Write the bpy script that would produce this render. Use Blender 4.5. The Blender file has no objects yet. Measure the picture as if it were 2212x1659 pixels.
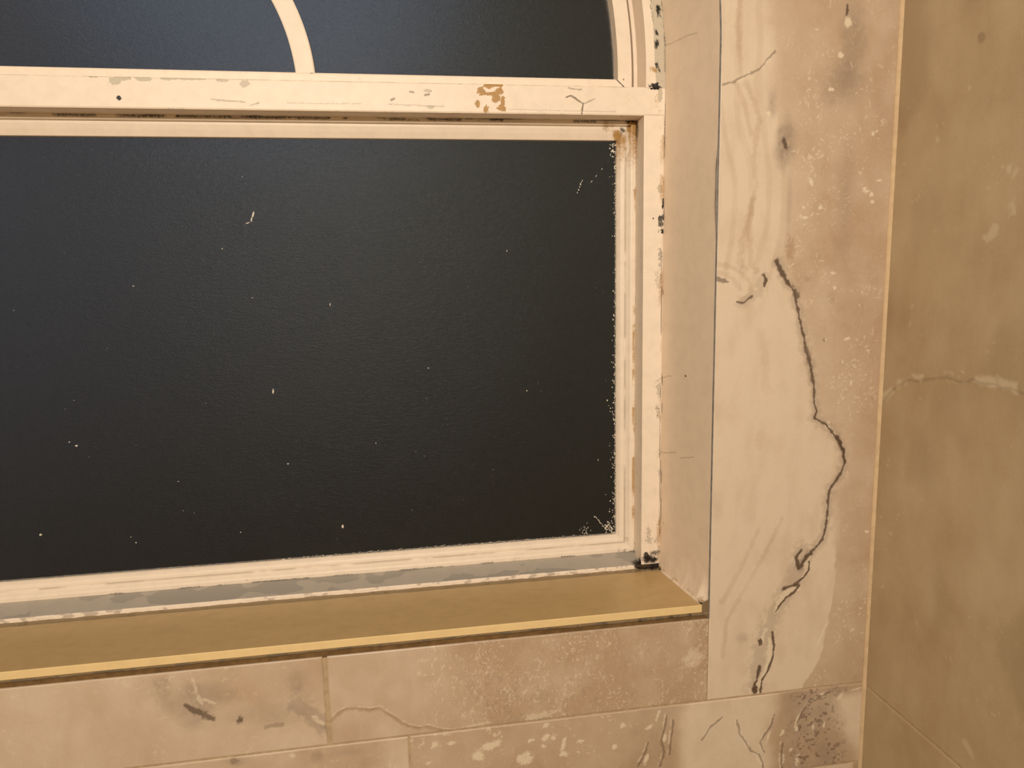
import bpy, bmesh, math, random
import numpy as np
from mathutils import Matrix, Vector

# ------------------------------------------------------------------ camera, world, lights, exposure
S = bpy.context.scene
COL = S.collection
W, H, FPX = 2212.0, 1659.0, 1560.0
PITCH, YAW, ROLL = -0.1493036, -0.1563323, 0.0208329
CAM = np.array([0.0, -1.3, 1.55])

def rot(p, y, r):
    cp, sp, cy, sy, cr, sr = math.cos(p), math.sin(p), math.cos(y), math.sin(y), math.cos(r), math.sin(r)
    rx = np.array([[1, 0, 0], [0, cp, -sp], [0, sp, cp]])
    rz = np.array([[cy, -sy, 0], [sy, cy, 0], [0, 0, 1]])
    ry = np.array([[cr, 0, sr], [0, 1, 0], [-sr, 0, cr]])
    return rz @ rx @ ry

RM = rot(PITCH, YAW, ROLL)                    # columns: right, forward, up
cam_data = bpy.data.cameras.new('camera')
cam_data.sensor_fit = 'HORIZONTAL'
cam_data.sensor_width = 36.0
cam_data.lens = 36.0 * FPX / W
cam_data.clip_start = 0.02
cam = bpy.data.objects.new('camera', cam_data)
COL.objects.link(cam)
m = Matrix.Identity(4)
for i in range(3):
    m[i][0], m[i][1], m[i][2], m[i][3] = RM[i, 0], RM[i, 2], -RM[i, 1], CAM[i]
cam.matrix_world = m
S.camera = cam

S.view_settings.view_transform = 'Standard'
S.view_settings.look = 'None'
S.view_settings.gamma = 1.0
S.view_settings.use_curve_mapping = False
S.view_settings.exposure = 0.0

# night outside the window: a dim sky, bluish to the left, over dark ground
world = bpy.data.worlds.new('night_sky')
S.world = world
world.use_nodes = True
wn, wl = world.node_tree.nodes, world.node_tree.links
wn.clear()
w_out = wn.new('ShaderNodeOutputWorld')
w_bg = wn.new('ShaderNodeBackground')
w_tc = wn.new('ShaderNodeTexCoord')
w_sep = wn.new('ShaderNodeSeparateXYZ')
w_up = wn.new('ShaderNodeMapRange')
for k, v in (('From Min', -0.42), ('From Max', 0.10), ('To Min', 0.0), ('To Max', 1.0)): w_up.inputs[k].default_value = v
w_side = wn.new('ShaderNodeValToRGB')
w_side.color_ramp.elements[0].position, w_side.color_ramp.elements[0].color = 0.20, (0.045, 0.047, 0.055, 1)
w_side.color_ramp.elements[1].position, w_side.color_ramp.elements[1].color = 0.62, (0.030, 0.027, 0.020, 1)
w_half = wn.new('ShaderNodeMath'); w_half.operation = 'MULTIPLY_ADD'
w_half.inputs[1].default_value, w_half.inputs[2].default_value = 0.5, 0.5
wl.new(w_tc.outputs['Generated'], w_sep.inputs[0])
wl.new(w_sep.outputs['Z'], w_up.inputs['Value'])
wl.new(w_sep.outputs['X'], w_half.inputs[0])
wl.new(w_half.outputs[0], w_side.inputs[0])
w_mix = wn.new('ShaderNodeMix'); w_mix.data_type = 'RGBA'
w_mix.inputs[6].default_value = (0.017, 0.012, 0.007, 1)
wl.new(w_up.outputs[0], w_mix.inputs[0])
wl.new(w_side.outputs[0], w_mix.inputs[7])
# a soft bluish glow in the night sky beyond the upper pane
w_dot = wn.new('ShaderNodeVectorMath'); w_dot.operation = 'DOT_PRODUCT'
w_nrm = wn.new('ShaderNodeVectorMath'); w_nrm.operation = 'NORMALIZE'
w_dot.inputs[1].default_value = Vector((-0.13, 0.90, 0.42)).normalized()
w_glow = wn.new('ShaderNodeMapRange'); w_glow.interpolation_type = 'SMOOTHERSTEP'
for k, v in (('From Min', 0.945), ('From Max', 1.0), ('To Min', 0.0), ('To Max', 1.0)): w_glow.inputs[k].default_value = v
w_add = wn.new('ShaderNodeMix'); w_add.data_type = 'RGBA'; w_add.blend_type = 'ADD'
w_add.inputs[7].default_value = (0.027, 0.040, 0.062, 1)
wl.new(w_tc.outputs['Generated'], w_nrm.inputs[0])
wl.new(w_nrm.outputs[0], w_dot.inputs[0])
wl.new(w_dot.outputs['Value'], w_glow.inputs['Value'])
wl.new(w_glow.outputs[0], w_add.inputs[0])
wl.new(w_mix.outputs[2], w_add.inputs[6])
wl.new(w_add.outputs[2], w_bg.inputs['Color'])
wl.new(w_bg.outputs[0], w_out.inputs['Surface'])

def area_light(name, loc, target, sx, sy, power, color):
    d = bpy.data.lights.new(name, 'AREA')
    d.shape = 'RECTANGLE'
    d.size, d.size_y, d.energy, d.color = sx, sy, power, color
    o = bpy.data.objects.new(name, d)
    COL.objects.link(o)
    o.location = loc
    o.rotation_euler = (Vector(target) - Vector(loc)).to_track_quat('-Z', 'Y').to_euler()
    return o

area_light('vanity_lamp', (-0.32, -2.60, 2.30), (0.0, 0.0, 1.45), 1.0, 0.16, 57.0, (1.0, 0.93, 0.815))
area_light('ceiling_lamp', (-0.42, -1.55, 3.10), (-0.42, -1.2, 0.0), 0.30, 0.30, 3.0, (0.45, 0.70, 1.0))

# ------------------------------------------------------------------ small helpers
def at(px, py, y=0.0):
    """point of the vertical plane at depth y that the photograph shows at (px, py)"""
    v = RM @ np.array([(px - W / 2) / FPX, 1.0, -(py - H / 2) / FPX])
    return CAM + v * ((y - CAM[1]) / v[1])

def at_side(px, py, x):
    v = RM @ np.array([(px - W / 2) / FPX, 1.0, -(py - H / 2) / FPX])
    return CAM + v * ((x - CAM[0]) / v[0])

def hash2(i, j, seed):
    h = (i.astype(np.int64) * 374761393 + j.astype(np.int64) * 668265263 + seed * 1442695041) & 0xFFFFFFFF
    h = ((h ^ (h >> 13)) * 1274126177) & 0xFFFFFFFF
    return ((h ^ (h >> 16)) & 0xFFFF) / 65535.0

def vnoise(x, y, seed):
    xi, yi = np.floor(x), np.floor(y)
    fx, fy = x - xi, y - yi
    fx, fy = fx * fx * (3 - 2 * fx), fy * fy * (3 - 2 * fy)
    a, b = hash2(xi, yi, seed), hash2(xi + 1, yi, seed)
    c, d = hash2(xi, yi + 1, seed), hash2(xi + 1, yi + 1, seed)
    return (a * (1 - fx) + b * fx) * (1 - fy) + (c * (1 - fx) + d * fx) * fy

def fbm(x, y, freq, octaves=4, seed=0):
    t, amp, s = 0.0, 1.0, 0.0
    for k in range(octaves):
        a = 0.6 + 1.1 * k + 0.37 * (seed % 11)
        c_, s_ = math.cos(a), math.sin(a)
        t = t + amp * vnoise((x * c_ - y * s_) * freq + 17.3 * k, (x * s_ + y * c_) * freq - 9.1 * k, seed + k)
        s += amp
        amp *= 0.5
        freq *= 2.03
    return t / s

def smooth(a, b, v):
    t = np.clip((v - a) / (b - a), 0, 1)
    return t * t * (3 - 2 * t)

def dist_line(X, Z, pts):
    d = np.full(X.shape, 1e9)
    u = np.zeros(X.shape)
    n = len(pts) - 1
    for k in range(n):
        ax, az = pts[k]; bx, bz = pts[k + 1]
        dx, dz = bx - ax, bz - az
        t = np.clip(((X - ax) * dx + (Z - az) * dz) / (dx * dx + dz * dz + 1e-12), 0, 1)
        e = np.hypot(X - ax - t * dx, Z - az - t * dz)
        u = np.where(e < d, (k + t) / n, u)
        d = np.minimum(d, e)
    return d, u

def wpts(px_pts, y=0.0):
    return [tuple(at(a, b, y)[[0, 2]]) for a, b in px_pts]

def tag(o, label=None, cat=None, kind=None, group=None):
    if label: o['label'] = label
    if cat: o['category'] = cat
    if kind: o['kind'] = kind
    if group: o['group'] = group
    return o

def link(name, me, parent=None):
    o = bpy.data.objects.new(name, me)
    COL.objects.link(o)
    if parent is not None:
        o.parent = parent
        o.matrix_parent_inverse = Matrix.Identity(4)
    return o

def empty(name, loc):
    o = bpy.data.objects.new(name, None)
    COL.objects.link(o)
    o.empty_display_size = 0.1
    return o

class Build:
    """collects quads and grids, with one RGBA mask per vertex and one material per face"""
    def __init__(self):
        self.v, self.f, self.c, self.mi, self.n = [], [], [], [], 0
    def add(self, verts, faces, mat=0, mask=None):
        verts = np.asarray(verts, float).reshape(-1, 3)
        faces = np.asarray(faces, int)
        self.v.append(verts)
        self.f.append(faces + self.n)
        self.c.append(np.zeros((len(verts), 4)) if mask is None else mask)
        self.mi.append(np.full(len(faces), mat))
        self.n += len(verts)
    def grid(self, P, mat=0, mask=None, flip=False):
        """P: (a, b, 3) array"""
        a, b = P.shape[:2]
        i = np.arange(a * b).reshape(a, b)
        q = np.stack([i[:-1, :-1], i[1:, :-1], i[1:, 1:], i[:-1, 1:]], -1).reshape(-1, 4)
        if flip: q = q[:, ::-1]
        self.add(P.reshape(-1, 3), q, mat, None if mask is None else mask.reshape(-1, 4))
    def box(self, x0, x1, y0, y1, z0, z1, mat=0):
        v = [(x, y, z) for x in (x0, x1) for y in (y0, y1) for z in (z0, z1)]
        for f in [(0, 1, 3, 2), (4, 6, 7, 5), (0, 4, 5, 1), (2, 3, 7, 6), (0, 2, 6, 4), (1, 5, 7, 3)]:
            self.add([v[k] for k in f], [(0, 1, 2, 3)], mat)
    def build(self, name, mats, parent=None, smooth_shade=False):
        me = bpy.data.meshes.new(name)
        V, F, C, MI = np.concatenate(self.v), np.concatenate(self.f), np.concatenate(self.c), np.concatenate(self.mi)
        me.vertices.add(len(V)); me.vertices.foreach_set('co', V.ravel())
        me.loops.add(F.size); me.loops.foreach_set('vertex_index', F.ravel())
        me.polygons.add(len(F))
        me.polygons.foreach_set('loop_start', np.arange(0, F.size, 4))
        me.polygons.foreach_set('loop_total', np.full(len(F), 4))
        me.polygons.foreach_set('material_index', MI)
        me.polygons.foreach_set('use_smooth', np.full(len(F), smooth_shade))
        at_ = me.color_attributes.new('mask', 'FLOAT_COLOR', 'POINT')
        at_.data.foreach_set('color', C.astype(np.float32).ravel())
        for mt in (mats if isinstance(mats, (list, tuple)) else [mats]):
            me.materials.append(mt)
        me.update(calc_edges=True)
        me.validate()
        return link(name, me, parent)

# ------------------------------------------------------------------ materials
def srgb(r, g, b):
    f = lambda c: (c / 12.92 if c <= 0.04045 else ((c + 0.055) / 1.055) ** 2.4)
    return (f(r / 255), f(g / 255), f(b / 255), 1.0)

class Mat:
    def __init__(self, name):
        self.m = bpy.data.materials.new(name)
        self.m.use_nodes = True
        self.t = self.m.node_tree
        self.N, self.L = self.t.nodes, self.t.links
        self.bsdf = self.N['Principled BSDF']
        self.tc = self.N.new('ShaderNodeTexCoord').outputs['Object']
    def val(self, s, v):
        if isinstance(v, (int, float)): s.default_value = v
        elif isinstance(v, tuple): s.default_value = v
        else: self.L.new(v, s)
    def noise(self, scale, detail=3, rough=0.55, stretch=(1, 1, 1), dist=0.0, turn=0.0):
        mp = self.N.new('ShaderNodeMapping')
        mp.inputs['Scale'].default_value = stretch
        mp.inputs['Rotation'].default_value = (0, turn, 0)
        self.L.new(self.tc, mp.inputs[0])
        n = self.N.new('ShaderNodeTexNoise')
        n.inputs['Scale'].default_value = scale
        n.inputs['Detail'].default_value = detail
        n.inputs['Roughness'].default_value = rough
        n.inputs['Distortion'].default_value = dist
        self.L.new(mp.outputs[0], n.inputs['Vector'])
        return n.outputs[0]
    def math(self, op, a, b=0.0, c=0.0, clamp=False):
        n = self.N.new('ShaderNodeMath'); n.operation = op; n.use_clamp = clamp
        for k, v in enumerate((a, b, c)): self.val(n.inputs[k], v)
        return n.outputs[0]
    def ramp(self, v, lo, hi, a=0.0, b=1.0):
        n = self.N.new('ShaderNodeMapRange'); n.interpolation_type = 'SMOOTHSTEP'
        for k, x in (('Value', v), ('From Min', lo), ('From Max', hi), ('To Min', a), ('To Max', b)):
            self.val(n.inputs[k], x)
        return n.outputs[0]
    def mix(self, f, a, b, blend='MIX'):
        n = self.N.new('ShaderNodeMix'); n.data_type = 'RGBA'; n.blend_type = blend
        self.val(n.inputs[0], f); self.val(n.inputs[6], a); self.val(n.inputs[7], b)
        return n.outputs[2]
    def mask(self):
        n = self.N.new('ShaderNodeAttribute'); n.attribute_name = 'mask'
        s = self.N.new('ShaderNodeSeparateColor')
        self.L.new(n.outputs['Color'], s.inputs[0])
        return s.outputs[0], s.outputs[1], s.outputs[2], n.outputs['Alpha']
    def bump(self, h, strength=0.3, dist=0.002):
        n = self.N.new('ShaderNodeBump')
        n.inputs['Strength'].default_value = strength
        n.inputs['Distance'].default_value = dist
        self.L.new(h, n.inputs['Height'])
        self.L.new(n.outputs[0], self.bsdf.inputs['Normal'])
    def out(self, color=None, rough=0.5, spec=0.5):
        if color is not None: self.val(self.bsdf.inputs['Base Color'], color)
        self.val(self.bsdf.inputs['Roughness'], rough)
        self.val(self.bsdf.inputs['Specular IOR Level'], spec)
        return self.m

def grey(c, k):
    return (c[0] * k, c[1] * k, c[2] * k, 1.0)

def travertine(name, light, brown, dark, white, stain):
    M = Mat(name)
    r, g, b, a = M.mask()
    cloud = M.noise(14, 5, 0.62, (1.3, 1, 0.7), 0.8)
    fine = M.noise(95, 4, 0.6)
    grain = M.noise(420, 2, 0.6)
    tone = M.math('ADD', r, M.math('MULTIPLY', M.math('SUBTRACT', cloud, 0.5), 0.55), clamp=True)
    tone = M.math('ADD', tone, M.math('MULTIPLY', M.math('SUBTRACT', fine, 0.5), 0.20), clamp=True)
    c = M.mix(tone, light, brown)
    c = M.mix(M.math('MULTIPLY', a, 0.8), c, stain)
    k = M.ramp(grain, 0.3, 0.7, 0.965, 1.03)
    kk = M.N.new('ShaderNodeCombineColor')
    for i in range(3): M.L.new(k, kk.inputs[i])
    c = M.mix(1.0, c, kk.outputs[0], 'MULTIPLY')
    c = M.mix(b, c, white)
    c = M.mix(g, c, dark)
    h = M.math('SUBTRACT', M.math('MULTIPLY', fine, 0.25), M.math('MULTIPLY', g, 1.0))
    h = M.math('ADD', h, M.math('MULTIPLY', b, 0.15))
    M.bump(h, 0.35, 0.0012)
    return M.out(c, 0.42, 0.4)

LIGHT, BROWN = srgb(223, 202, 176), srgb(185, 156, 126)
TRAV = travertine('travertine', LIGHT, BROWN, srgb(86, 66, 50), srgb(232, 214, 184), srgb(146, 126, 110))
TRAV_SHADED = travertine('travertine_shaded', srgb(198, 177, 143), srgb(172, 146, 110), srgb(110, 88, 68), srgb(214, 198, 168), srgb(152, 129, 98))  # darker copy of the stone; the side wall's shade is in its colours

def plain(name, color, rough=0.6, amp=0.08, scale=30, bumpy=0.15, spec=0.4):
    M = Mat(name)
    n = M.noise(scale, 4, 0.6)
    c = M.mix(M.ramp(n, 0.3, 0.7), grey(color, 1 - amp), grey(color, 1 + amp))
    M.bump(M.noise(scale * 9, 3), bumpy, 0.001)
    return M.out(c, rough, spec)

GROUT = plain('grout', srgb(186, 160, 126), 0.9, 0.14, 60, 0.5, 0.2)
MORTAR_SHADE = plain('mortar_shade', srgb(120, 92, 58), 0.95, 0.2, 60, 0.6, 0.1)  # dark brown paints in the shadow under the sill nosing

def painted(name, base, chip, rough=0.45, texture=0.0):
    """old paint: R mould, G bare ochre wood or rust stain, B chipped grey undercoat, A hairline cracks and thin dark lines"""
    M = Mat(name)
    r, g, b, a = M.mask()
    n = M.noise(260, 4, 0.65)
    s = M.noise(38, 4, 0.6, (1, 1, 1))
    c = M.mix(M.ramp(s, 0.35, 0.75), base, grey(base, 0.93))
    edge = M.math('ADD', b, M.math('MULTIPLY', M.math('SUBTRACT', n, 0.5), 0.5))
    c = M.mix(M.math('MULTIPLY', M.ramp(edge, 0.42, 0.52), 1.0), c, chip)
    oc = M.math('ADD', g, M.math('MULTIPLY', M.math('SUBTRACT', n, 0.5), 0.7))
    c = M.mix(M.math('MULTIPLY', M.ramp(oc, 0.25, 0.75), M.ramp(g, 0.0, 0.2)), c, M.mix(n, srgb(150, 108, 55), srgb(205, 160, 95)))
    mo = M.math('ADD', r, M.math('MULTIPLY', M.math('SUBTRACT', n, 0.5), 0.9))
    c = M.mix(M.math('MULTIPLY', M.ramp(mo, 0.2, 0.85), M.ramp(r, 0.0, 0.15)), c, srgb(26, 20, 15))
    c = M.mix(a, c, srgb(92, 70, 46))
    h = M.math('ADD', M.math('MULTIPLY', s, 0.5), M.math('MULTIPLY', n, 0.15 + texture))
    h = M.math('SUBTRACT', h, M.math('MULTIPLY', b, 0.5))
    h = M.math('SUBTRACT', h, M.math('MULTIPLY', a, 0.7))
    M.bump(h, 0.35, 0.001)
    return M.out(c, rough, 0.4)

PAINT = painted('ivory_paint', srgb(244, 225, 202), srgb(202, 188, 165))
PAINT_GREY = painted('grey_worn_paint', srgb(186, 176, 162), srgb(166, 158, 147))
PLASTER = painted('cream_plaster', srgb(240, 217, 190), srgb(190, 180, 160), 0.6, 0.25)
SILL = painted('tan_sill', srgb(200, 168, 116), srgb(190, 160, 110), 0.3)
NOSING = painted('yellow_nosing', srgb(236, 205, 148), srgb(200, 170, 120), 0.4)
CAULK = painted('old_caulk', srgb(150, 128, 96), srgb(128, 114, 92), 0.55, 0.3)
CAULK_GREY = plain('grey_caulk', srgb(120, 112, 104), 0.6, 0.25, 50, 0.3)
CORNER = plain('corner_grout', srgb(212, 182, 142), 0.8, 0.08, 50, 0.3)

def glass(name):
    M = Mat(name)
    rip = M.noise(150, 3, 0.55, (0.45, 1, 1.15), 0.6, 0.35)
    fine = M.noise(420, 2, 0.5, (0.6, 1, 1.2), 0.3, 0.35)
    h = M.math('ADD', rip, M.math('MULTIPLY', fine, 0.75))
    M.bump(h, 0.55, 0.0022)
    B = M.bsdf
    B.inputs['Transmission Weight'].default_value = 1.0
    B.inputs['IOR'].default_value = 1.2
    spot = M.noise(700, 1, 0.5, (0.8, 1, 1.2))
    return M.out((0.86, 0.88, 0.90, 1), M.ramp(spot, 0.60, 0.66, 0.34, 0.04), 0.16)

GLASS = glass('obscured_glass')
FLECK = plain('white_flecks', srgb(214, 204, 186), 0.7, 0.1)
ROOM_WALL = plain('room_wall_tile', srgb(205, 192, 172), 0.6)
ROOM_FLOOR = plain('room_floor_stone', srgb(160, 144, 122), 0.6)
ROOM_CEIL = plain('room_ceiling_paint', srgb(232, 224, 212), 0.8)

# ------------------------------------------------------------------ measures (metres)
XR, XL = 0.9565, -1.90            # side walls
YB, ZC = -2.75, 3.25              # wall behind the camera, ceiling
CX, CZ = -0.477, 1.95             # centre and spring line of the arched window
F = 0.185                         # front face of the window frame, measured from the tiles inward
R_TILE, R_OUT, R_IN = 1.0775, 1.042, 1.001
TILE_L = CX + R_TILE              # 0.6005
J_OUT, J_IN = CX + R_OUT, 0.5205
SILL_Z = 0.888
TR0, TR1 = 1.8690, 1.9245         # transom
OP0 = 0.911                       # bottom of the lower sash

def half_width(z, R):
    z = np.asarray(z, float)
    d = np.clip(z - CZ, 0, None)
    return np.sqrt(np.clip(R * R - d * d, 0, None))

# ------------------------------------------------------------------ back wall with its tiles
def tile_grid(b, x0, x1, z0, z1, step, paint, y=0.0, left=None, thick=0.0038):
    nx, nz = max(2, int((x1 - x0) / step)), max(2, int((z1 - z0) / step))
    U, V = np.meshgrid(np.linspace(0, 1, nx), np.linspace(0, 1, nz), indexing='ij')
    Z = z0 + V * (z1 - z0)
    L = x0 if left is None else left(Z)
    X = L + U * (x1 - L)
    # a slightly worn, rounded arris
    e = np.minimum(np.minimum((X - L), (x1 - X)), np.minimum(Z - z0, z1 - Z))
    Y = y + 0.0012 * (1 - smooth(0, 0.0022, e))
    mk = paint(X, Z)
    P = np.stack([X, Y, Z], -1)
    b.grid(P, 0, mk)
    for edge, fl in ((P[0], False), (P[-1], True), (P[:, 0], True), (P[:, -1], False)):
        back = edge.copy(); back[:, 1] = thick
        b.grid(np.stack([edge, back], 0), 0, None, fl)

def blob(X, Z, px, py, rx, ry, seed=3, y=0.0, ang=0.0, rag=0.5, plane=None):
    p = at(px, py, y) if plane is None else plane
    dx, dz = X - p[0], Z - p[2]
    c, s = math.cos(ang), math.sin(ang)
    u, w = (dx * c + dz * s) / (rx * 0.00083), (-dx * s + dz * c) / (ry * 0.00083)
    near = np.hypot(u, w) < 3.0
    out = np.zeros(X.shape)
    if near.any():
        x_, z_ = X[near], Z[near]
        n = fbm(x_, z_, 1.0 / (0.00083 * max(4, 0.6 * min(rx, ry) + 3)), 3, seed)
        n2 = fbm(x_, z_, 420, 3, seed + 7)
        out[near] = smooth(1.10, 0.50, np.hypot(u, w)[near] + (n - 0.5) * 2 * rag + (n2 - 0.5) * 0.9 * min(1.0, 0.35 + rag))
    return out

def sblob(X, Z, px, py, rx, ry, seed=3, y=0.0, ang=0.0, rag=0.6):
    p = at(px, py, y)
    n1 = (fbm(X, Z, 1.0 / (0.00083 * max(6, 0.9 * max(rx, ry))), 3, seed) - 0.5) * 2 * rag
    dx, dz = X - p[0], Z - p[2]
    c, s = math.cos(ang), math.sin(ang)
    q = np.hypot((dx * c + dz * s) / (rx * 0.00083), (-dx * s + dz * c) / (ry * 0.00083))
    return smooth(1.5, 0.1, q + n1) * (0.6 + 0.8 * (fbm(X, Z, 1.0 / (0.00083 * 9), 3, seed + 31)))

def stroke(X, Z, px_pts, w, seed=5, y=0.0, wob=0.0025, gap=0.0):
    P = wpts(px_pts, y)
    m_ = w * 0.00083 * 2.2 + 0.012
    near = (X > min(p[0] for p in P) - m_) & (X < max(p[0] for p in P) + m_) & (Z > min(p[1] for p in P) - m_) & (Z < max(p[1] for p in P) + m_)
    out = np.zeros(X.shape)
    if not near.any(): return out
    x_, z_ = X[near], Z[near]
    wx = x_ + (fbm(x_, z_, 110, 3, seed) - 0.5) * 2 * wob + (fbm(x_, z_, 420, 2, seed + 3) - 0.5) * 0.0016
    wz = z_ + (fbm(x_, z_, 110, 3, seed + 9) - 0.5) * 2 * wob + (fbm(x_, z_, 420, 2, seed + 5) - 0.5) * 0.0016
    d, u = dist_line(wx, wz, P)
    ww = w * 0.00083 * (0.15 + 1.5 * fbm(x_, z_, 120, 3, seed + 4))
    k = smooth(1.35, 0.45, d / ww)
    if gap: k = k * smooth(gap - 0.08, gap + 0.08, fbm(x_, z_, 90, 2, seed + 13))
    out[near] = k
    return out

def pits(X, Z, amount, freq=240, seed=21):
    wx, wz = fbm(X, Z, freq * 0.35, 2, seed + 40), fbm(X, Z, freq * 0.35, 2, seed + 41)
    n = 0.72 * fbm(X + 0.012 * (wx - 0.5), Z + 0.012 * (wz - 0.5), freq, 2, seed) + 0.28 * fbm(X, Z, freq * 2.6, 2, seed + 42)
    cl = smooth(0.40, 0.62, fbm(X, Z, freq * 0.11, 3, seed + 43))
    return smooth(amount - 0.055, amount + 0.035, n + 0.035 * (cl - 0.5)) * (0.25 + 0.75 * cl)

A_EDGE = [(1655, 0), (1662, 60), (1665, 130), (1655, 180), (1668, 230), (1690, 300), (1694, 380), (1692, 440), (1693, 500), (1678, 566),
          (1700, 610), (1718, 650), (1726, 700), (1741, 760), (1752, 800), (1757, 850), (1766, 904)]
A_CRACK = [(1678, 566), (1690, 590), (1700, 610), (1716, 628), (1720, 650), (1728, 690), (1738, 735), (1742, 762), (1752, 790), (1757, 830), (1760, 870), (1764, 890),
           (1759, 903), (1785, 918), (1806, 945), (1822, 975), (1824, 1000), (1815, 1025), (1795, 1052), (1789, 1070), (1787, 1110), (1783, 1140), (1777, 1165),
           (1752, 1192), (1730, 1222)]

def paint_strip(X, Z):
    wx = X + (fbm(X, Z, 60, 4, 2) - 0.5) * 0.010
    e = [tuple(at(p, q)[[0, 2]]) for p, q in A_EDGE + [(1822, 975), (1815, 1025), (1790, 1075), (1800, 1160), (1806, 1250), (1788, 1340), (1772, 1420), (1728, 1492)]]
    zs, xs = np.array([k[1] for k in e])[::-1], np.array([k[0] for k in e])[::-1]
    xb = np.interp(Z, zs, xs)
    low = smooth(at(1780, 1120)[2], at(1780, 1220)[2], Z)          # 0 low where the change is soft
    soft = 0.003 + 0.03 * (1 - low)
    brown = smooth(-0.5, 0.9, (wx - xb) / soft)
    far = smooth(0, 0.12, X - xb)
    n = fbm(X, Z, 16, 4, 7)
    R = brown * (0.62 + 0.2 * far + 0.5 * (n - 0.5))
    # flowing bands in the pale half
    flow = X + 0.05 * (fbm(X, Z * 0.55, 7, 3, 11) - 0.5) + 0.012 * np.sin(Z * 14)
    band = 0.5 + 0.5 * np.sin(flow * 185 + 5 * fbm(X, Z * 0.4, 9, 2, 12))
    up = smooth(at(1600, 640)[2], at(1600, 560)[2], Z)
    R = R + (1 - brown) * (0.20 * up * smooth(0.55, 0.95, band) + 0.07 * (1 - up) * band + 0.55 * (fbm(X * 1.5, Z, 15, 4, 14) - 0.46))
    R = R + 0.15 * (1 - brown) * stroke(X, Z, [(1640, 720), (1655, 800), (1650, 900), (1640, 960)], 14, 15)
    for q in ([(1596, 0), (1594, 60), (1602, 165)], [(1612, 180), (1632, 230), (1640, 260), (1628, 340), (1634, 400), (1616, 470), (1600, 520), (1598, 570), (1612, 582)],
              [(1628, 430), (1618, 500), (1622, 570), (1635, 585)], [(1590, 180), (1610, 230), (1622, 290)],
              [(1552, 570), (1580, 577), (1604, 590), (1622, 615), (1618, 635), (1600, 652)], [(1553, 590), (1580, 600), (1600, 625)],
              [(1690, 1120), (1650, 1200), (1610, 1270), (1570, 1340), (1560, 1420)], [(1640, 1140), (1600, 1230), (1560, 1300)]):
        R = R + 0.30 * stroke(X, Z, q, 7, 16)
    G = 0.85 * stroke(X, Z, A_CRACK, 3.4, 31, wob=0.002)
    G = np.maximum(G, 0.9 * stroke(X, Z, [(1676, 566), (1690, 590), (1704, 614)], 7, 32, gap=0.4))
    G = np.maximum(G, 0.8 * stroke(X, Z, [(1712, 622), (1720, 640)], 8, 33, gap=0.45))
    G = np.maximum(G, 0.7 * stroke(X, Z, [(1740, 750), (1752, 800), (1758, 830)], 7, 34, gap=0.45))
    G = np.maximum(G, 0.95 * stroke(X, Z, [(1808, 945), (1822, 975), (1824, 1000)], 5, 35))
    # the lower, forked end of the crack
    for q, w in (([(1729, 1190), (1720, 1205), (1725, 1228), (1745, 1200), (1752, 1194)], 6), ([(1748, 1214), (1747, 1232), (1735, 1248), (1715, 1262)], 3),
                 ([(1722, 1262), (1704, 1268), (1694, 1272)], 5), ([(1726, 1265), (1715, 1280), (1700, 1290), (1684, 1308), (1676, 1322)], 3.2),
                 ([(1668, 1366), (1672, 1395), (1668, 1425), (1658, 1450), (1646, 1470), (1642, 1496)], 3.5),
                 ([(1641, 1440), (1634, 1470), (1628, 1480)], 5), ([(1643, 1380), (1645, 1392), (1641, 1394), (1640, 1384)], 2.5)):
        G = np.maximum(G, 0.9 * stroke(X, Z, q, w, 36, wob=0.0015))
    G = np.maximum(G, 0.95 * blob(X, Z, 1629, 1490, 9, 14, 37))
    G = np.maximum(G, 0.9 * stroke(X, Z, [(1650, 594), (1654, 606), (1651, 618)], 4.5, 38))
    G = np.maximum(G, 0.8 * stroke(X, Z, [(1624, 640), (1612, 650), (1605, 655), (1592, 652)], 3.2, 39, wob=0.001))
    G = np.maximum(G, 0.65 * stroke(X, Z, [(1549, 603), (1560, 606), (1572, 609)], 5, 40))
    G = np.maximum(G, 0.5 * stroke(X, Z, [(1562, 184), (1588, 176), (1612, 162), (1640, 150), (1655, 132), (1674, 112)], 3, 41))
    G = np.maximum(G, 0.85 * blob(X, Z, 1696, 312, 6, 17, 42, ang=0.3)); G = np.maximum(G, 0.85 * blob(X, Z, 1830, 22, 4, 14, 43))
    G = np.maximum(G, 0.5 * blob(X, Z, 1780, 735, 5, 6, 44))
    A = 0.8 * sblob(X, Z, 1696, 310, 22, 45, 45) + 0.6 * sblob(X, Z, 1668, 225, 14, 40, 46) + 0.55 * sblob(X, Z, 1840, 90, 34, 110, 47, rag=0.7)
    A = A + 0.45 * sblob(X, Z, 1810, 185, 45, 45, 48, rag=0.7) + 0.4 * sblob(X, Z, 1704, 440, 9, 90, 49) + 0.35 * sblob(X, Z, 1825, 430, 22, 110, 50, rag=0.8)
    A = A + 0.4 * stroke(X, Z, [(1735, 1190), (1715, 1250), (1672, 1320), (1645, 1400), (1630, 1480)], 26, 51)
    A = A + 0.35 * sblob(X, Z, 1745, 602, 10, 7, 52) + 0.3 * sblob(X, Z, 1795, 640, 12, 14, 53)
    A = A + 0.35 * sblob(X, Z, 1604, 1380, 22, 16, 54)
    A = A + 0.40 * stroke(X, Z, A_CRACK, 15, 151) + 0.3 * stroke(X, Z, [(1650, 600), (1640, 630), (1600, 655)], 14, 152)
    tan_ = blob(X, Z, 1706, 535, 14, 28, 55)
    R = R + 0.55 * tan_
    zone = brown * smooth(0.42, 0.62, fbm(X, Z, 22, 3, 56))
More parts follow.
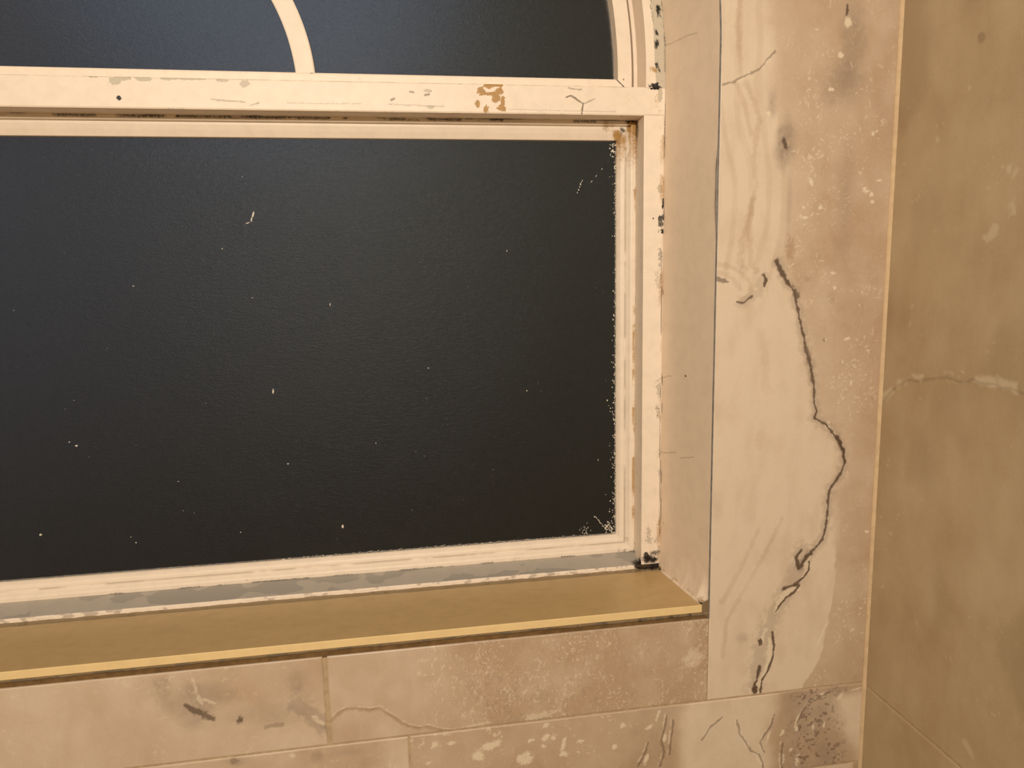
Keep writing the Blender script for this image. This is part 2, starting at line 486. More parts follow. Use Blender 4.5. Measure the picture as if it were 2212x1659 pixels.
    B = 0.55 * zone * pits(X, Z, 0.70, 200, 57) + 0.35 * brown * pits(X, Z * 0.5, 0.74, 330, 59)
    for q in ((1752, 392, 5, 14, 0.5), (1868, 408, 6, 5, 0), (1882, 420, 6, 6, 0), (1872, 413, 9, 4, 0), (1736, 448, 5, 4, 0), (1740, 470, 9, 4, 0), (1772, 448, 6, 5, 0), (1884, 436, 5, 5, 0),
              (1886, 288, 5, 5, 0), (1894, 283, 5, 4, 0), (1800, 590, 8, 4, 0), (1803, 622, 6, 5, 0), (1830, 732, 9, 5, 0), (1782, 734, 4, 4, 0), (1838, 828, 4, 7, 0), (1832, 48, 10, 12, 0),
              (1815, 120, 9, 8, 0), (1795, 193, 7, 5, 0), (1660, 245, 6, 7, 0), (1790, 912, 5, 3, -0.8), (1809, 948, 5, 6, 0), (1873, 1148, 7, 4, 0), (1880, 1250, 9, 3, 0), (1898, 390, 8, 3, 0)):
        B = np.maximum(B, 0.85 * blob(X, Z, q[0], q[1], q[2], q[3], int(q[0] + q[1]) % 97, ang=q[4], rag=0.45))
    for q, w in (([(1752, 1196), (1740, 1210), (1728, 1222)], 6), ([(1722, 1268), (1700, 1278), (1682, 1300), (1676, 1318)], 9), ([(1785, 1348), (1774, 1375), (1766, 1392)], 3),
                 ([(1662, 1380), (1664, 1420), (1652, 1450), (1640, 1475), (1640, 1494)], 9), ([(1654, 1360), (1648, 1375), (1645, 1390)], 6), ([(1783, 916), (1800, 935)], 4),
                 ([(1608, 167), (1600, 172), (1590, 178)], 3)):
        B = np.maximum(B, 0.7 * stroke(X, Z, q, w, 58, wob=0.0015))
    B = B * (1 - 0.9 * G)
    return np.stack([np.clip(R, 0, 1), np.clip(G, 0, 1), np.clip(B, 0, 1), np.clip(A, 0, 1)], -1)

def paint_under_left(X, Z):
    n = fbm(X, Z, 12, 4, 60)
    R = 0.44 + 0.6 * (n - 0.45) + 0.25 * smooth(at(330, 1500)[0], at(600, 1500)[0], X) * smooth(at(500, 1560)[2], at(500, 1500)[2], Z)
    A = 0.5 * sblob(X, Z, 350, 1490, 26, 26, 62, rag=0.7) + 0.6 * sblob(X, Z, 430, 1515, 60, 50, 63, rag=0.8) + 0.45 * sblob(X, Z, 640, 1475, 22, 30, 64) + 0.5 * stroke(X, Z, [(640, 1520), (700, 1570)], 26, 65)
    A = A + 0.3 * sblob(X, Z, 560, 1545, 90, 22, 66, rag=0.9)
    G = np.maximum(0.75 * stroke(X, Z, [(402, 1524), (420, 1536), (440, 1545), (460, 1550)], 8, 67), 0.8 * blob(X, Z, 518, 1556, 8, 11, 68))
    G = np.maximum(G, 0.7 * blob(X, Z, 428, 1537, 12, 6, 69)); G = np.maximum(G, 0.45 * blob(X, Z, 700, 1570, 10, 7, 70)); G = np.maximum(G, 0.35 * stroke(X, Z, [(575, 1570), (610, 1565)], 5, 71))
    B = np.maximum(0.5 * stroke(X, Z, [(412, 1455), (420, 1480), (428, 1505), (436, 1520)], 4, 72, gap=0.38), 0.5 * stroke(X, Z, [(440, 1510), (465, 1520), (485, 1528)], 4, 73, gap=0.42))
    B = np.maximum(B, 0.6 * stroke(X, Z, [(665, 1535), (690, 1560), (700, 1568)], 6, 74, gap=0.45)); B = np.maximum(B, 0.3 * pits(X, Z, 0.74, 130, 75))
    B = np.maximum(B, 0.6 * blob(X, Z, 443, 1548, 4, 6, 76))
    return np.stack([np.clip(R, 0, 1), np.clip(G, 0, 1), np.clip(B, 0, 1), np.clip(A, 0, 1)], -1)

def paint_under_right(X, Z):
    n = fbm(X, Z, 14, 4, 80)
    t = smooth(at(820, 1450)[0], at(1100, 1450)[0], X)
    R = 0.55 + 0.35 * t + 0.75 * (n - 0.47)
    ridge = [(714, 1552), (728, 1538), (748, 1527), (770, 1526), (800, 1530), (823, 1525), (842, 1540), (862, 1552), (880, 1564), (905, 1569), (925, 1566), (950, 1573), (985, 1577)]
    R = R + 0.5 * stroke(X, Z, [(a, b + 4) for a, b in ridge], 6, 81, wob=0.001) + 0.5 * stroke(X, Z, [(1058, 1520), (1060, 1545), (1070, 1568)], 9, 82) + 0.25 * blob(X, Z, 1090, 1550, 45, 25, 83)
    G = 0.22 * stroke(X, Z, [(a, b + 2) for a, b in ridge], 2.5, 84, wob=0.001)
    B = 0.55 * stroke(X, Z, ridge, 2.5, 85, wob=0.001)
    dens = smooth(at(940, 1450)[0], at(1060, 1450)[0], X)
    B = np.maximum(B, 0.50 * dens * pits(X * 1.3, Z, 0.60 + 0.16 * fbm(X, Z, 16, 2, 86), 230, 87))
    B = np.maximum(B, 0.45 * smooth(at(790, 1400)[0], at(900, 1400)[0], X) * pits(X * 1.6, Z, 0.69, 150, 88))
    B = np.maximum(B, 0.5 * blob(X, Z, 1165, 1545, 50, 9, 89, ang=0.1, rag=0.8)); B = np.maximum(B, 0.45 * blob(X, Z, 1030, 1566, 45, 5, 90, ang=0.1))
    A = 0.25 * sblob(X, Z, 1140, 1553, 55, 10, 91) + 0.25 * dens * pits(X, Z, 0.62, 120, 92)
    R = R - 0.6 * blob(X, Z, 1500, 1420, 24, 26, 93, rag=0.6)
    return np.stack([np.clip(R, 0, 1), np.clip(G, 0, 1), np.clip(B, 0, 1), np.clip(A, 0, 1)], -1)

def paint_row_left(X, Z):
    n = fbm(X, Z, 12, 4, 100)
    R = 0.65 + 0.9 * (n - 0.5) - 0.35 * smooth(at(780, 1630)[0], at(870, 1630)[0], X)
    B = np.maximum(0.4 * pits(X, Z, 0.72, 120, 101), 0.6 * blob(X, Z, 632, 1632, 9, 6, 102))
    A = 0.5 * sblob(X, Z, 510, 1645, 24, 14, 103) + 0.45 * sblob(X, Z, 685, 1635, 14, 14, 104) + 0.3 * sblob(X, Z, 750, 1625, 50, 14, 105)
    G = 0.35 * blob(X, Z, 505, 1644, 12, 8, 106)
    return np.stack([np.clip(R, 0, 1), np.clip(G, 0, 1), np.clip(B, 0, 1), np.clip(A, 0, 1)], -1)

def paint_row_right(X, Z):
    n = fbm(X, Z, 12, 4, 110)
    x = lambda p: at(p, 1600)[0]
    pale = smooth(x(1455), x(1490), X + 0.02 * (fbm(X, Z, 30, 3, 111) - 0.5)) * smooth(x(1690), x(1640), X + 0.03 * (fbm(X, Z, 25, 3, 112) - 0.5))
    pale = np.maximum(pale, smooth(x(1785), x(1835), X + (Z - 0.6) * 0.5 + 0.03 * (fbm(X, Z, 25, 3, 113) - 0.5)) * smooth(0.665, 0.635, Z))
    R = (0.80 + 0.55 * (n - 0.5)) * (1 - pale) + pale * (0.04 + 0.35 * (fbm(X, Z, 25, 3, 114) - 0.4))
    A = 0.55 * smooth(x(1660), x(1720), X) * smooth(x(1850), x(1800), X) * (1 - pale) * fbm(X, Z, 40, 3, 115) * 1.4
    A = A + 0.35 * smooth(x(1300), x(1380), X) * smooth(x(1480), x(1430), X) * fbm(X, Z, 40, 3, 116)
    G = 0.55 * smooth(x(1690), x(1730), X) * smooth(x(1840), x(1800), X) * (1 - pale) * smooth(0.62, 0.70, fbm(X, Z, 150, 3, 117))
    B = 0.6 * smooth(x(1420), x(1300), X) * pits(X, Z, 0.72, 120, 118)
    for q in ((1060, 1612, 30, 12, 0.3), (1034, 1632, 14, 16, 0.8), (1132, 1640, 24, 18, 0.2), (1216, 1612, 8, 24, -0.3), (1218, 1628, 12, 9, 0), (1180, 1566, 8, 8, 0), (1178, 1594, 11, 9, 0),
              (1145, 1600, 10, 5, 0), (1195, 1595, 6, 6, 0), (1174, 1612, 7, 6, 0), (1255, 1600, 10, 5, 0), (1328, 1614, 7, 8, 0), (1345, 1567, 9, 6, 0.4), (938, 1610, 10, 7, 0.8), (975, 1605, 12, 6, 0),
              (925, 1648, 8, 5, 0), (1404, 1570, 12, 6, 0.5), (1436, 1594, 5, 22, -0.15), (1396, 1640, 6, 18, -0.3), (1421, 1545, 5, 16, -0.3), (1690, 1640, 6, 18, 0), (1722, 1640, 8, 22, 0), (1708, 1620, 6, 6, 0),
              (1640, 1640, 8, 20, 0.5), (1660, 1590, 4, 22, -0.3), (1690, 1582, 5, 14, -0.6), (1722, 1555, 4, 22, -0.3), (1775, 1500, 14, 5, 0.3), (1752, 1515, 9, 5, 0.3), (1815, 1505, 6, 12, -0.6), (1780, 1566, 4, 10, 0), (1756, 1570, 4, 8, 0),
              (1850, 1488, 18, 3, 0.15), (1720, 1574, 6, 7, 0)):
        B = np.maximum(B, 0.8 * blob(X, Z, q[0], q[1], q[2], q[3], int(q[0] * 3 + q[1]) % 89, ang=q[4], rag=0.55))
    ridges = ([(1592, 1555), (1598, 1585), (1612, 1605), (1622, 1622), (1640, 1630), (1648, 1648), (1648, 1659)], [(1672, 1545), (1664, 1570), (1650, 1590), (1642, 1605), (1650, 1625)],
              [(1440, 1545), (1436, 1575), (1428, 1600), (1436, 1625), (1425, 1655)], [(1455, 1555), (1450, 1590), (1446, 1630)], [(1752, 1510), (1735, 1535), (1722, 1560)],
              [(1378, 1655), (1392, 1630), (1400, 1605)], [(1690, 1605), (1688, 1640), (1690, 1659)], [(1516, 1600), (1535, 1570), (1560, 1550)], [(1790, 1495), (1765, 1510), (1745, 1525)])
    for k, q in enumerate(ridges):
        G = np.maximum(G, 0.5 * stroke(X, Z, q, 3, 119 + k, wob=0.002))
        B = np.maximum(B, 0.5 * stroke(X, Z, [(a - 4, b) for a, b in q], 3, 130 + k, wob=0.002, gap=0.4))
    B = B * (1 - 0.9 * G)
    return np.stack([np.clip(R, 0, 1), np.clip(G, 0, 1), np.clip(B, 0, 1), np.clip(A, 0, 1)], -1)

def paint_plain(seed):
    def f(X, Z):
        R = 0.4 + 0.8 * (fbm(X, Z, 9, 3, seed) - 0.5)
        z = np.zeros_like(X)
        return np.stack([np.clip(R, 0, 1), z, 0.4 * pits(X, Z, 0.8, 100, seed + 3), z], -1)
    return f

b = Build()
left_edge = lambda Z: CX + half_width(Z, R_TILE)
tile_grid(b, TILE_L, XR - 0.004, 0.6735, 2.16, 0.00100, paint_strip, left=left_edge)
tile_grid(b, TILE_L, XR - 0.004, 2.164, CZ + R_TILE - 0.02, 0.01, paint_plain(201), left=left_edge)
tile_grid(b, -0.80, -0.165, 0.6735, 0.852, 0.00125, paint_under_left)
tile_grid(b, -1.60, -0.804, 0.6735, 0.852, 0.01, paint_plain(205))
tile_grid(b, -0.1560, TILE_L - 0.0012, 0.6735, 0.852, 0.00105, paint_under_right)
tile_grid(b, -0.80, -0.0135, 0.488, 0.6700, 0.00135, paint_row_left)
tile_grid(b, -0.0095, XR - 0.004, 0.488, 0.6700, 0.00105, paint_row_right)
tile_grid(b, -1.60, -0.804, 0.488, 0.6700, 0.01, paint_plain(207))
for k in range(4):
    tile_grid(b, XL + 0.004 + k * 0.71, XL + 0.71 + k * 0.71, 0.30, 0.484, 0.012, paint_plain(210 + k))
    tile_grid(b, XL + 0.004 + k * 0.71, XL + 0.71 + k * 0.71, 0.004, 0.296, 0.012, paint_plain(220 + k))
tile_grid(b, XL + 0.004, -1.604, 0.488, 0.852, 0.012, paint_plain(230))
# grout bed behind the tiles, with the window hole
yb_ = 0.0022
zs = [0.0, 0.852]
b.grid(np.array([[[XL, yb_, 0.0], [XL, yb_, 0.8505]], [[XR, yb_, 0.0], [XR, yb_, 0.8505]]]), 1)
rows = np.concatenate([np.linspace(0.8505, CZ, 6), np.linspace(CZ, CZ + R_TILE, 40)[1:]])
hw = half_width(rows, R_TILE) - 0.0004
right = np.stack([np.stack([CX + hw, np.full_like(rows, yb_), rows], -1), np.stack([np.full_like(rows, XR), np.full_like(rows, yb_), rows], -1)], 0)
leftg = np.stack([np.stack([np.full_like(rows, XL), np.full_like(rows, yb_), rows], -1), np.stack([CX - hw, np.full_like(rows, yb_), rows], -1)], 0)
b.grid(right, 1); b.grid(leftg, 1)
b.grid(np.array([[[XL, yb_, CZ + R_TILE], [XL, yb_, ZC]], [[XR, yb_, CZ + R_TILE], [XR, yb_, ZC]]]), 1)
# shadow-coloured mortar slot under the sill
b.grid(np.array([[[XL, 0.0038, 0.8505], [XL, 0.0038, 0.8740]], [[TILE_L, 0.0038, 0.8505], [TILE_L, 0.0038, 0.8740]]]), 2)
b.grid(np.array([[[XL, yb_, 0.8505], [XL, 0.0040, 0.8505]], [[TILE_L, yb_, 0.8505], [TILE_L, 0.0040, 0.8505]]]), 2)
wall_back = b.build('wall_back', [TRAV, GROUT, MORTAR_SHADE])
tag(wall_back, 'beige travertine tiled wall with dark cracks around and below the window', 'wall', 'structure')

# plaster reveal lining the window opening
def reveal_path(n_leg, n_arc):
    leg = np.linspace(SILL_Z - 0.004, CZ, n_leg)
    th = np.linspace(0, math.pi, n_arc)
    return leg, th

leg, th = reveal_path(800, 90)
b = Build()
ny = 110
V = np.linspace(0, 1, ny)
RR = R_TILE - 0.003 + V * (R_OUT - R_TILE + 0.003)
YY = 0.0008 + V * (F + 0.002)
Zg, Vg = np.meshgrid(np.concatenate([leg, np.linspace(CZ, 2.16, 170)[1:]]), V, indexing='ij')
Rg = R_TILE - 0.003 + Vg * (R_OUT - R_TILE + 0.003)
Yg = 0.0008 + Vg * (F + 0.002)
Xg = CX + half_width(Zg, Rg) + 0.0012 * (fbm(Zg, Yg, 14, 3, 300) - 0.5) * smooth(0, 0.15, Vg) * smooth(1, 0.85, Vg)
# plaster flare at the foot, ragged lower edge
XF, XBK = 0.5805, 0.5600               # right end of the sill, front and back
end_ = XF + (XBK - XF) * np.clip(Yg / F, 0, 1) - 0.0008
flare = np.clip(1 - (Zg - SILL_Z) / (0.075 + 0.02 * (fbm(Yg, Zg * 0, 25, 3, 305) - 0.5)), 0, 1) ** 2.2 * smooth(0.0012, 0.020, Yg)
Xg = Xg - np.clip(Xg - end_, 0, None) * np.minimum(flare, 1.0) - 0.0025 * (fbm(Yg, Zg, 55, 3, 306) - 0.5) * smooth(0.05, 0.0, Zg - SILL_Z)
def reveal_mask(Z, Y):
    R = 0.55 * smooth(0.0035, 0.0, F - Y - 0.0006) * smooth(0.40, 0.62, fbm(Z, Y, 30, 3, 301))
    G = 0.55 * smooth(0.022, 0.0, Z - SILL_Z) * smooth(0.45, 0.7, fbm(Z, Y, 90, 3, 302))
    G = G + 0.35 * smooth(0.035, 0.0, F - Y) * smooth(0.10, 0.0, Z - SILL_Z)
    A = np.zeros_like(Z)
    for (px0, py0, px1, py1) in ((1438, 98, 1505, 70), (1430, 815, 1460, 812), (1432, 976, 1470, 978), (1482, 990, 1512, 986)):
        # hairline cracks crossing the plaster
        y0 = F - (px0 - 1437) * F / 112; y1 = F - (px1 - 1437) * F / 112
        z0, z1 = at(px0, py0, y0)[2], at(px1, py1, y1)[2]
        d, u = dist_line(Z + 0.006 * (fbm(Z, Y, 60, 3, 303) - 0.5), Y, [(z0, y0), (z1, y1)])
        A = np.maximum(A, 0.4 * smooth(0.0014, 0.0005, d))
    zz, yy = at(1485, 812, 0.095)[2], 0.095
    R = np.maximum(R, smooth(0.004, 0.001, np.hypot(Z - zz, Y - yy)))
    R = np.maximum(R, 0.45 * smooth(0.0045, 0.001, np.hypot((Z - at(1435, 1130, F - 0.012)[2]) * 0.5, Y - (F - 0.012))))
    return np.stack([R, G, np.zeros_like(Z), A], -1)
b.grid(np.stack([Xg, Yg, Zg], -1), 0, reveal_mask(Zg, Yg), True)
thc = np.linspace(math.asin((2.16 - CZ) / R_TILE), math.pi - 0.0, 70)
Tg, Vg = np.meshgrid(thc, np.linspace(0, 1, 4), indexing='ij')
Rg = R_TILE - 0.003 + Vg * (R_OUT - R_TILE + 0.003)
b.grid(np.stack([CX + Rg * np.cos(Tg), 0.0008 + Vg * (F + 0.002), CZ + Rg * np.sin(Tg)], -1), 0, None, True)
Zl, Vl = np.meshgrid(np.linspace(SILL_Z - 0.004, CZ, 3), np.linspace(0, 1, 3), indexing='ij')
b.grid(np.stack([CX - (R_TILE - 0.003 + Vl * (R_OUT - R_TILE + 0.003)), 0.0008 + Vl * (F + 0.002), Zl], -1), 0)
rev = b.build('window_reveal', [PLASTER], wall_back, True)
rev['label'] = 'cream painted plaster reveal beside the window'

# grey caulk joint between plaster and the upright tile
b = Build()
zc = np.linspace(0.853, 2.16, 700)
wd = 0.0030 + 0.0016 * (fbm(zc, zc * 0, 20, 3, 310) - 0.5)
wd = wd + 0.0035 * smooth(1.60, 1.68, zc) * smooth(1.80, 1.72, zc)
hx = CX + half_width(zc, R_TILE)
b.grid(np.stack([np.stack([hx - wd, np.full_like(zc, 0.0004), zc], -1), np.stack([hx - wd * 0.5, np.full_like(zc, 0.0016), zc], -1), np.stack([hx + 0.0003, np.full_like(zc, 0.0006), zc], -1)], 0), 0)
ck = b.build('caulk_joint', [CAULK_GREY], wall_back, True)
ck['label'] = 'thin grey caulk line between plaster and upright tile'

# wall on the right, with its two rows of tiles
def paint_side(Yy, Z):
    n = fbm(Yy, Z, 9, 4, 320)
    R = 0.5 + 0.9 * (n - 0.5) + 0.3 * (fbm(Yy, Z * 0.4, 40, 3, 321) - 0.5)
    def ln(pts, w, seed, gap=0.0):
        P = [(at_side(a, c, XR)[1], at_side(a, c, XR)[2]) for a, c in pts]
        wy = Yy + (fbm(Yy, Z, 60, 3, seed) - 0.5) * 0.008; wz = Z + (fbm(Yy, Z, 60, 3, seed + 1) - 0.5) * 0.008
        d, u = dist_line(wy, wz, P)
        s = smooth(1.2, 0.5, d / (w * 0.00075 * (0.4 + 1.2 * fbm(Yy, Z, 50, 2, seed + 2))))
        if gap: s = s * smooth(gap - 0.06, gap + 0.06, fbm(Yy, Z, 45, 2, seed + 3))
        return s
    vein = [(1905, 862), (1925, 845), (1942, 828), (1965, 820), (2005, 815), (2045, 812), (2075, 818), (2105, 820), (2150, 826), (2185, 836), (2230, 850)]
    B = 0.6 * ln(vein, 12, 322, 0.5)
    G = 0.28 * ln([(a, c + 4) for a, c in vein], 4, 326)
    B = np.maximum(B, 0.5 * ln([(2178, 360), (2172, 400), (2160, 420), (2165, 450), (2150, 500), (2120, 520)], 11, 330, 0.5))
    B = np.maximum(B, 0.45 * ln([(2195, 370), (2185, 440), (2190, 510)], 8, 334, 0.55))
    B = np.maximum(B, 0.4 * ln([(1975, 660), (1968, 690), (1962, 720)], 7, 338, 0.5))
    B = np.maximum(B, 0.4 * ln([(2085, 1605), (2100, 1635)], 8, 342))
    B = np.maximum(B, 0.45 * pits(Yy, Z, 0.80, 80, 346))
    G = np.maximum(G, 0.4 * ln([(2120, 80), (2122, 84)], 9, 350))
    A = 0.5 * smooth(0.52, 0.75, fbm(Yy, Z * 0.6, 8, 3, 354))
    return np.stack([np.clip(R, 0, 1), np.clip(G, 0, 1), np.clip(B, 0, 1), np.clip(A, 0, 1)], -1)

b = Build()
def side_tile(y0, y1, z0, z1, step, flat=False):
    n1, n2 = max(2, int((y1 - y0) / step)), max(2, int((z1 - z0) / step))
    Yq, Zq = np.meshgrid(np.linspace(y0, y1, n1), np.linspace(z0, z1, n2), indexing='ij')
    e = np.minimum(np.minimum(Yq - y0, y1 - Yq), np.minimum(Zq - z0, z1 - Zq))
    Xq = XR + 0.0012 * (1 - smooth(0, 0.0025, e))
    b.grid(np.stack([Xq, Yq, Zq], -1), 0, paint_side(Yq, Zq), False)
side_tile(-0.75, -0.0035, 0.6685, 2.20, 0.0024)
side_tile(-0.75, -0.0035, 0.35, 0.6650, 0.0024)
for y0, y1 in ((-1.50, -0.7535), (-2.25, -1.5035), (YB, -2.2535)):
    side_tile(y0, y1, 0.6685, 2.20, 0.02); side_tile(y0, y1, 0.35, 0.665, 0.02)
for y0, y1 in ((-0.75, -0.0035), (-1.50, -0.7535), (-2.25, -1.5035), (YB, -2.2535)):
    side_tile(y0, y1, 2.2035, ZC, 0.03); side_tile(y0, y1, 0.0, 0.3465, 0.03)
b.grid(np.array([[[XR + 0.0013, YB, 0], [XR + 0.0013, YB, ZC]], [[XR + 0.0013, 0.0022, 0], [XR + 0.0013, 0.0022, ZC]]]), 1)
wall_right = b.build('wall_right', [TRAV_SHADED, GROUT])
tag(wall_right, 'shaded brown travertine side wall meeting the window wall at the corner', 'wall', 'structure')
b = Build()
zc = np.linspace(0.0, ZC, 900)
wob = 0.0008 * (fbm(zc, zc * 0, 30, 3, 360) - 0.5)
b.grid(np.stack([np.stack([XR - 0.0048 + wob, np.full_like(zc, 0.0012), zc], -1), np.stack([XR - 0.0030 + wob, np.full_like(zc, -0.0026), zc], -1),
                 np.stack([np.full_like(zc, XR + 0.0008), -0.0052 + wob, zc], -1)], 0), 0)
cg = b.build('corner_grout', [CORNER], wall_right, True)
cg['label'] = 'pale grout line down the inside corner'

# the rest of the room, behind and beside the camera
def slab(name, x0, x1, y0, y1, z0, z1, mt, label, cat):
    q = Build(); q.box(x0, x1, y0, y1, z0, z1)
    o = q.build(name, [mt])
    return tag(o, label, cat, 'structure')
slab('floor', XL - 0.1, XR + 0.1, YB - 0.1, 0.30, -0.1, 0.0, ROOM_FLOOR, 'brown stone bathroom floor', 'floor')
slab('ceiling', XL - 0.1, XR + 0.1, YB - 0.1, 0.30, ZC, ZC + 0.1, ROOM_CEIL, 'pale painted bathroom ceiling', 'ceiling')
slab('wall_left', XL - 0.1, XL, YB - 0.1, 0.30, 0.0, ZC, ROOM_WALL, 'plain beige wall on the far side of the window', 'wall')
slab('wall_front', XL, XR, YB - 0.1, YB, 0.0, ZC, ROOM_WALL, 'plain beige wall facing the window', 'wall')

# ------------------------------------------------------------------ the window
win = empty('window_1', (0, 0, 0))
tag(win, 'arched window with chipped ivory frame and dark obscured glass', 'window', 'structure')
X0 = CX - R_OUT                                       # far left of the frame

def lines_mask(X, Z, cracks, y):
    a = np.zeros_like(X)
    for q, w, s in cracks:
        a = np.maximum(a, s * stroke(X, Z, q, w, 401, y, 0.0008))
    return a

# transom: dense front face with its stains
def transom_mask(X, Z):
    R = 0.9 * blob(X, Z, 257, 212, 6.5, 6.5, 402, F, rag=0.12)
    R = np.maximum(R, 0.42 * smooth(0.0035, 0.0, Z - TR0) * smooth(0.52, 0.7, fbm(X, Z * 0.2, 45, 3, 403)))
    R = np.maximum(R, 0.40 * smooth(0.0030, 0.0, TR1 - Z) * smooth(0.50, 0.66, fbm(X, Z * 0.2, 40, 3, 404)) * smooth(at(900, 200, F)[0], at(980, 200, F)[0], X))
    R = np.maximum(R, 0.95 * blob(X, Z, 1414, 190, 16, 6, 405, F, rag=0.5))
    R = np.maximum(R, 0.25 * blob(X, Z, 1325, 240, 20, 7, 406, F, rag=0.7))
    G = np.zeros_like(X)
    for q in ((1040, 197, 13, 12), (1056, 186, 16, 8), (1078, 196, 13, 11), (1072, 210, 14, 12), (1084, 232, 12, 10), (1050, 236, 9, 11), (1031, 225, 7, 9), (1064, 203, 22, 5), (1086, 218, 7, 12), (1075, 184, 18, 5)):
        G = np.maximum(G, 1.0 * blob(X, Z, q[0], q[1], q[2], q[3], int(q[0]) % 61, F, rag=0.4))
    G = np.maximum(G, 0.30 * blob(X, Z, 1360, 217, 40, 18, 407, F, rag=0.8)); G = np.maximum(G, 0.4 * blob(X, Z, 1420, 215, 8, 30, 408, F, rag=0.6))
    G = np.maximum(G, 0.35 * blob(X, Z, 1426, 240, 8, 10, 409, F))
    Bm = np.zeros_like(X)
    for q in ((246, 174, 17, 11), (262, 168, 20, 7), (310, 168, 26, 9), (365, 168, 26, 7), (410, 170, 40, 4), (528, 180, 14, 9), (480, 174, 22, 4), (930, 232, 12, 5), (925, 196, 14, 5), (200, 165, 14, 4), (660, 168, 14, 3)):
        Bm = np.maximum(Bm, 0.9 * blob(X, Z, q[0], q[1], q[2], q[3], int(q[0]) % 53, F, rag=0.35))
    Bm = np.maximum(Bm, 0.7 * blob(X, Z, 1426, 205, 9, 22, 410, F, rag=0.3))
    A = lines_mask(X, Z, [([(1224, 210), (1232, 207), (1242, 212), (1251, 218), (1260, 224), (1258, 234), (1257, 246)], 2.2, 0.85), ([(1262, 224), (1274, 218), (1284, 214)], 1.6, 0.5),
                          ([(1228, 190), (1240, 193), (1256, 193)], 2, 0.6), ([(885, 198), (894, 199)], 2.4, 0.7), ([(918, 206), (928, 204)], 2.4, 0.7), ([(846, 215), (852, 213)], 2.6, 0.7),
                          ([(540, 228), (560, 222)], 1.6, 0.5), ([(455, 214), (475, 217), (530, 220)], 1.8, 0.45), ([(620, 222), (700, 224), (780, 224)], 1.2, 0.3), ([(840, 225), (900, 228), (960, 230)], 1.4, 0.35),
                          ([(1402, 252), (1412, 251), (1420, 256), (1426, 262)], 2.4, 0.7), ([(1100, 236), (1250, 240), (1330, 241)], 1.2, 0.3)], F)
    A = np.maximum(A, 0.45 * smooth(0.0012, 0.0, TR1 - Z) * smooth(0.45, 0.6, fbm(X, Z * 0, 60, 3, 411)))
    return np.stack([R, G, Bm, A], -1)

def face_grid(b, x0, x1, z0, z1, y, step, maskf, mat=0, rnd=0.0015):
    nx, nz = max(2, int((x1 - x0) / step)), max(3, int((z1 - z0) / step))
    Xq, Zq = np.meshgrid(np.linspace(x0, x1, nx), np.linspace(z0, z1, nz), indexing='ij')
    e = np.minimum(Zq - z0, z1 - Zq) if (x1 - x0) > (z1 - z0) else np.minimum(Xq - x0, x1 - Xq)
    Yq = y + rnd * (1 - smooth(0, rnd * 1.6, e)) + 0.0004 * (fbm(Xq, Zq, 35, 3, 420) - 0.5)
    b.grid(np.stack([Xq, Yq, Zq], -1), mat, maskf(Xq, Zq))

DEEP = F + 0.100
def under_mask(X, Y):
    R = 0.30 * smooth(0.50, 0.68, fbm(X, Y * 3, 26, 4, 430)) + 0.45 * smooth(0.012, 0.0, F + 0.052 - Y) * smooth(0.42, 0.62, fbm(X, Y, 22, 3, 431))
    R = np.maximum(R, 0.8 * smooth(0.0035, 0.0015, np.hypot(X - at(1343, 252, F + 0.01)[0], Y - F - 0.012)))
    return np.stack([np.clip(R, 0, 1), 0 * R + 0.15, 0 * R, 0 * R], -1)
b = Build()
face_grid(b, -0.85, J_OUT, TR0, TR1, F, 0.0013, transom_mask)
b.grid(np.array([[[X0, F, TR0], [X0, F, TR1]], [[-0.85, F, TR0], [-0.85, F, TR1]]]), 0)
Xq, Yq = np.meshgrid(np.linspace(-0.85, J_IN + 0.012, 700), np.linspace(F + 0.001, F + 0.056, 34), indexing='ij')
b.grid(np.stack([Xq, Yq, np.full_like(Xq, TR0)], -1), 0, under_mask(Xq, Yq), True)
b.box(X0, -0.85, F + 0.001, DEEP, TR0, TR1)
b.box(-0.85, J_OUT, F + 0.056, DEEP, TR0, TR1 - 0.002)
b.box(-0.85, J_OUT, F + 0.0015, F + 0.056, TR1 - 0.004, TR1 - 0.0005)
b.build('transom', [PAINT], win)['label'] = 'wide chipped ivory rail between the two panes'

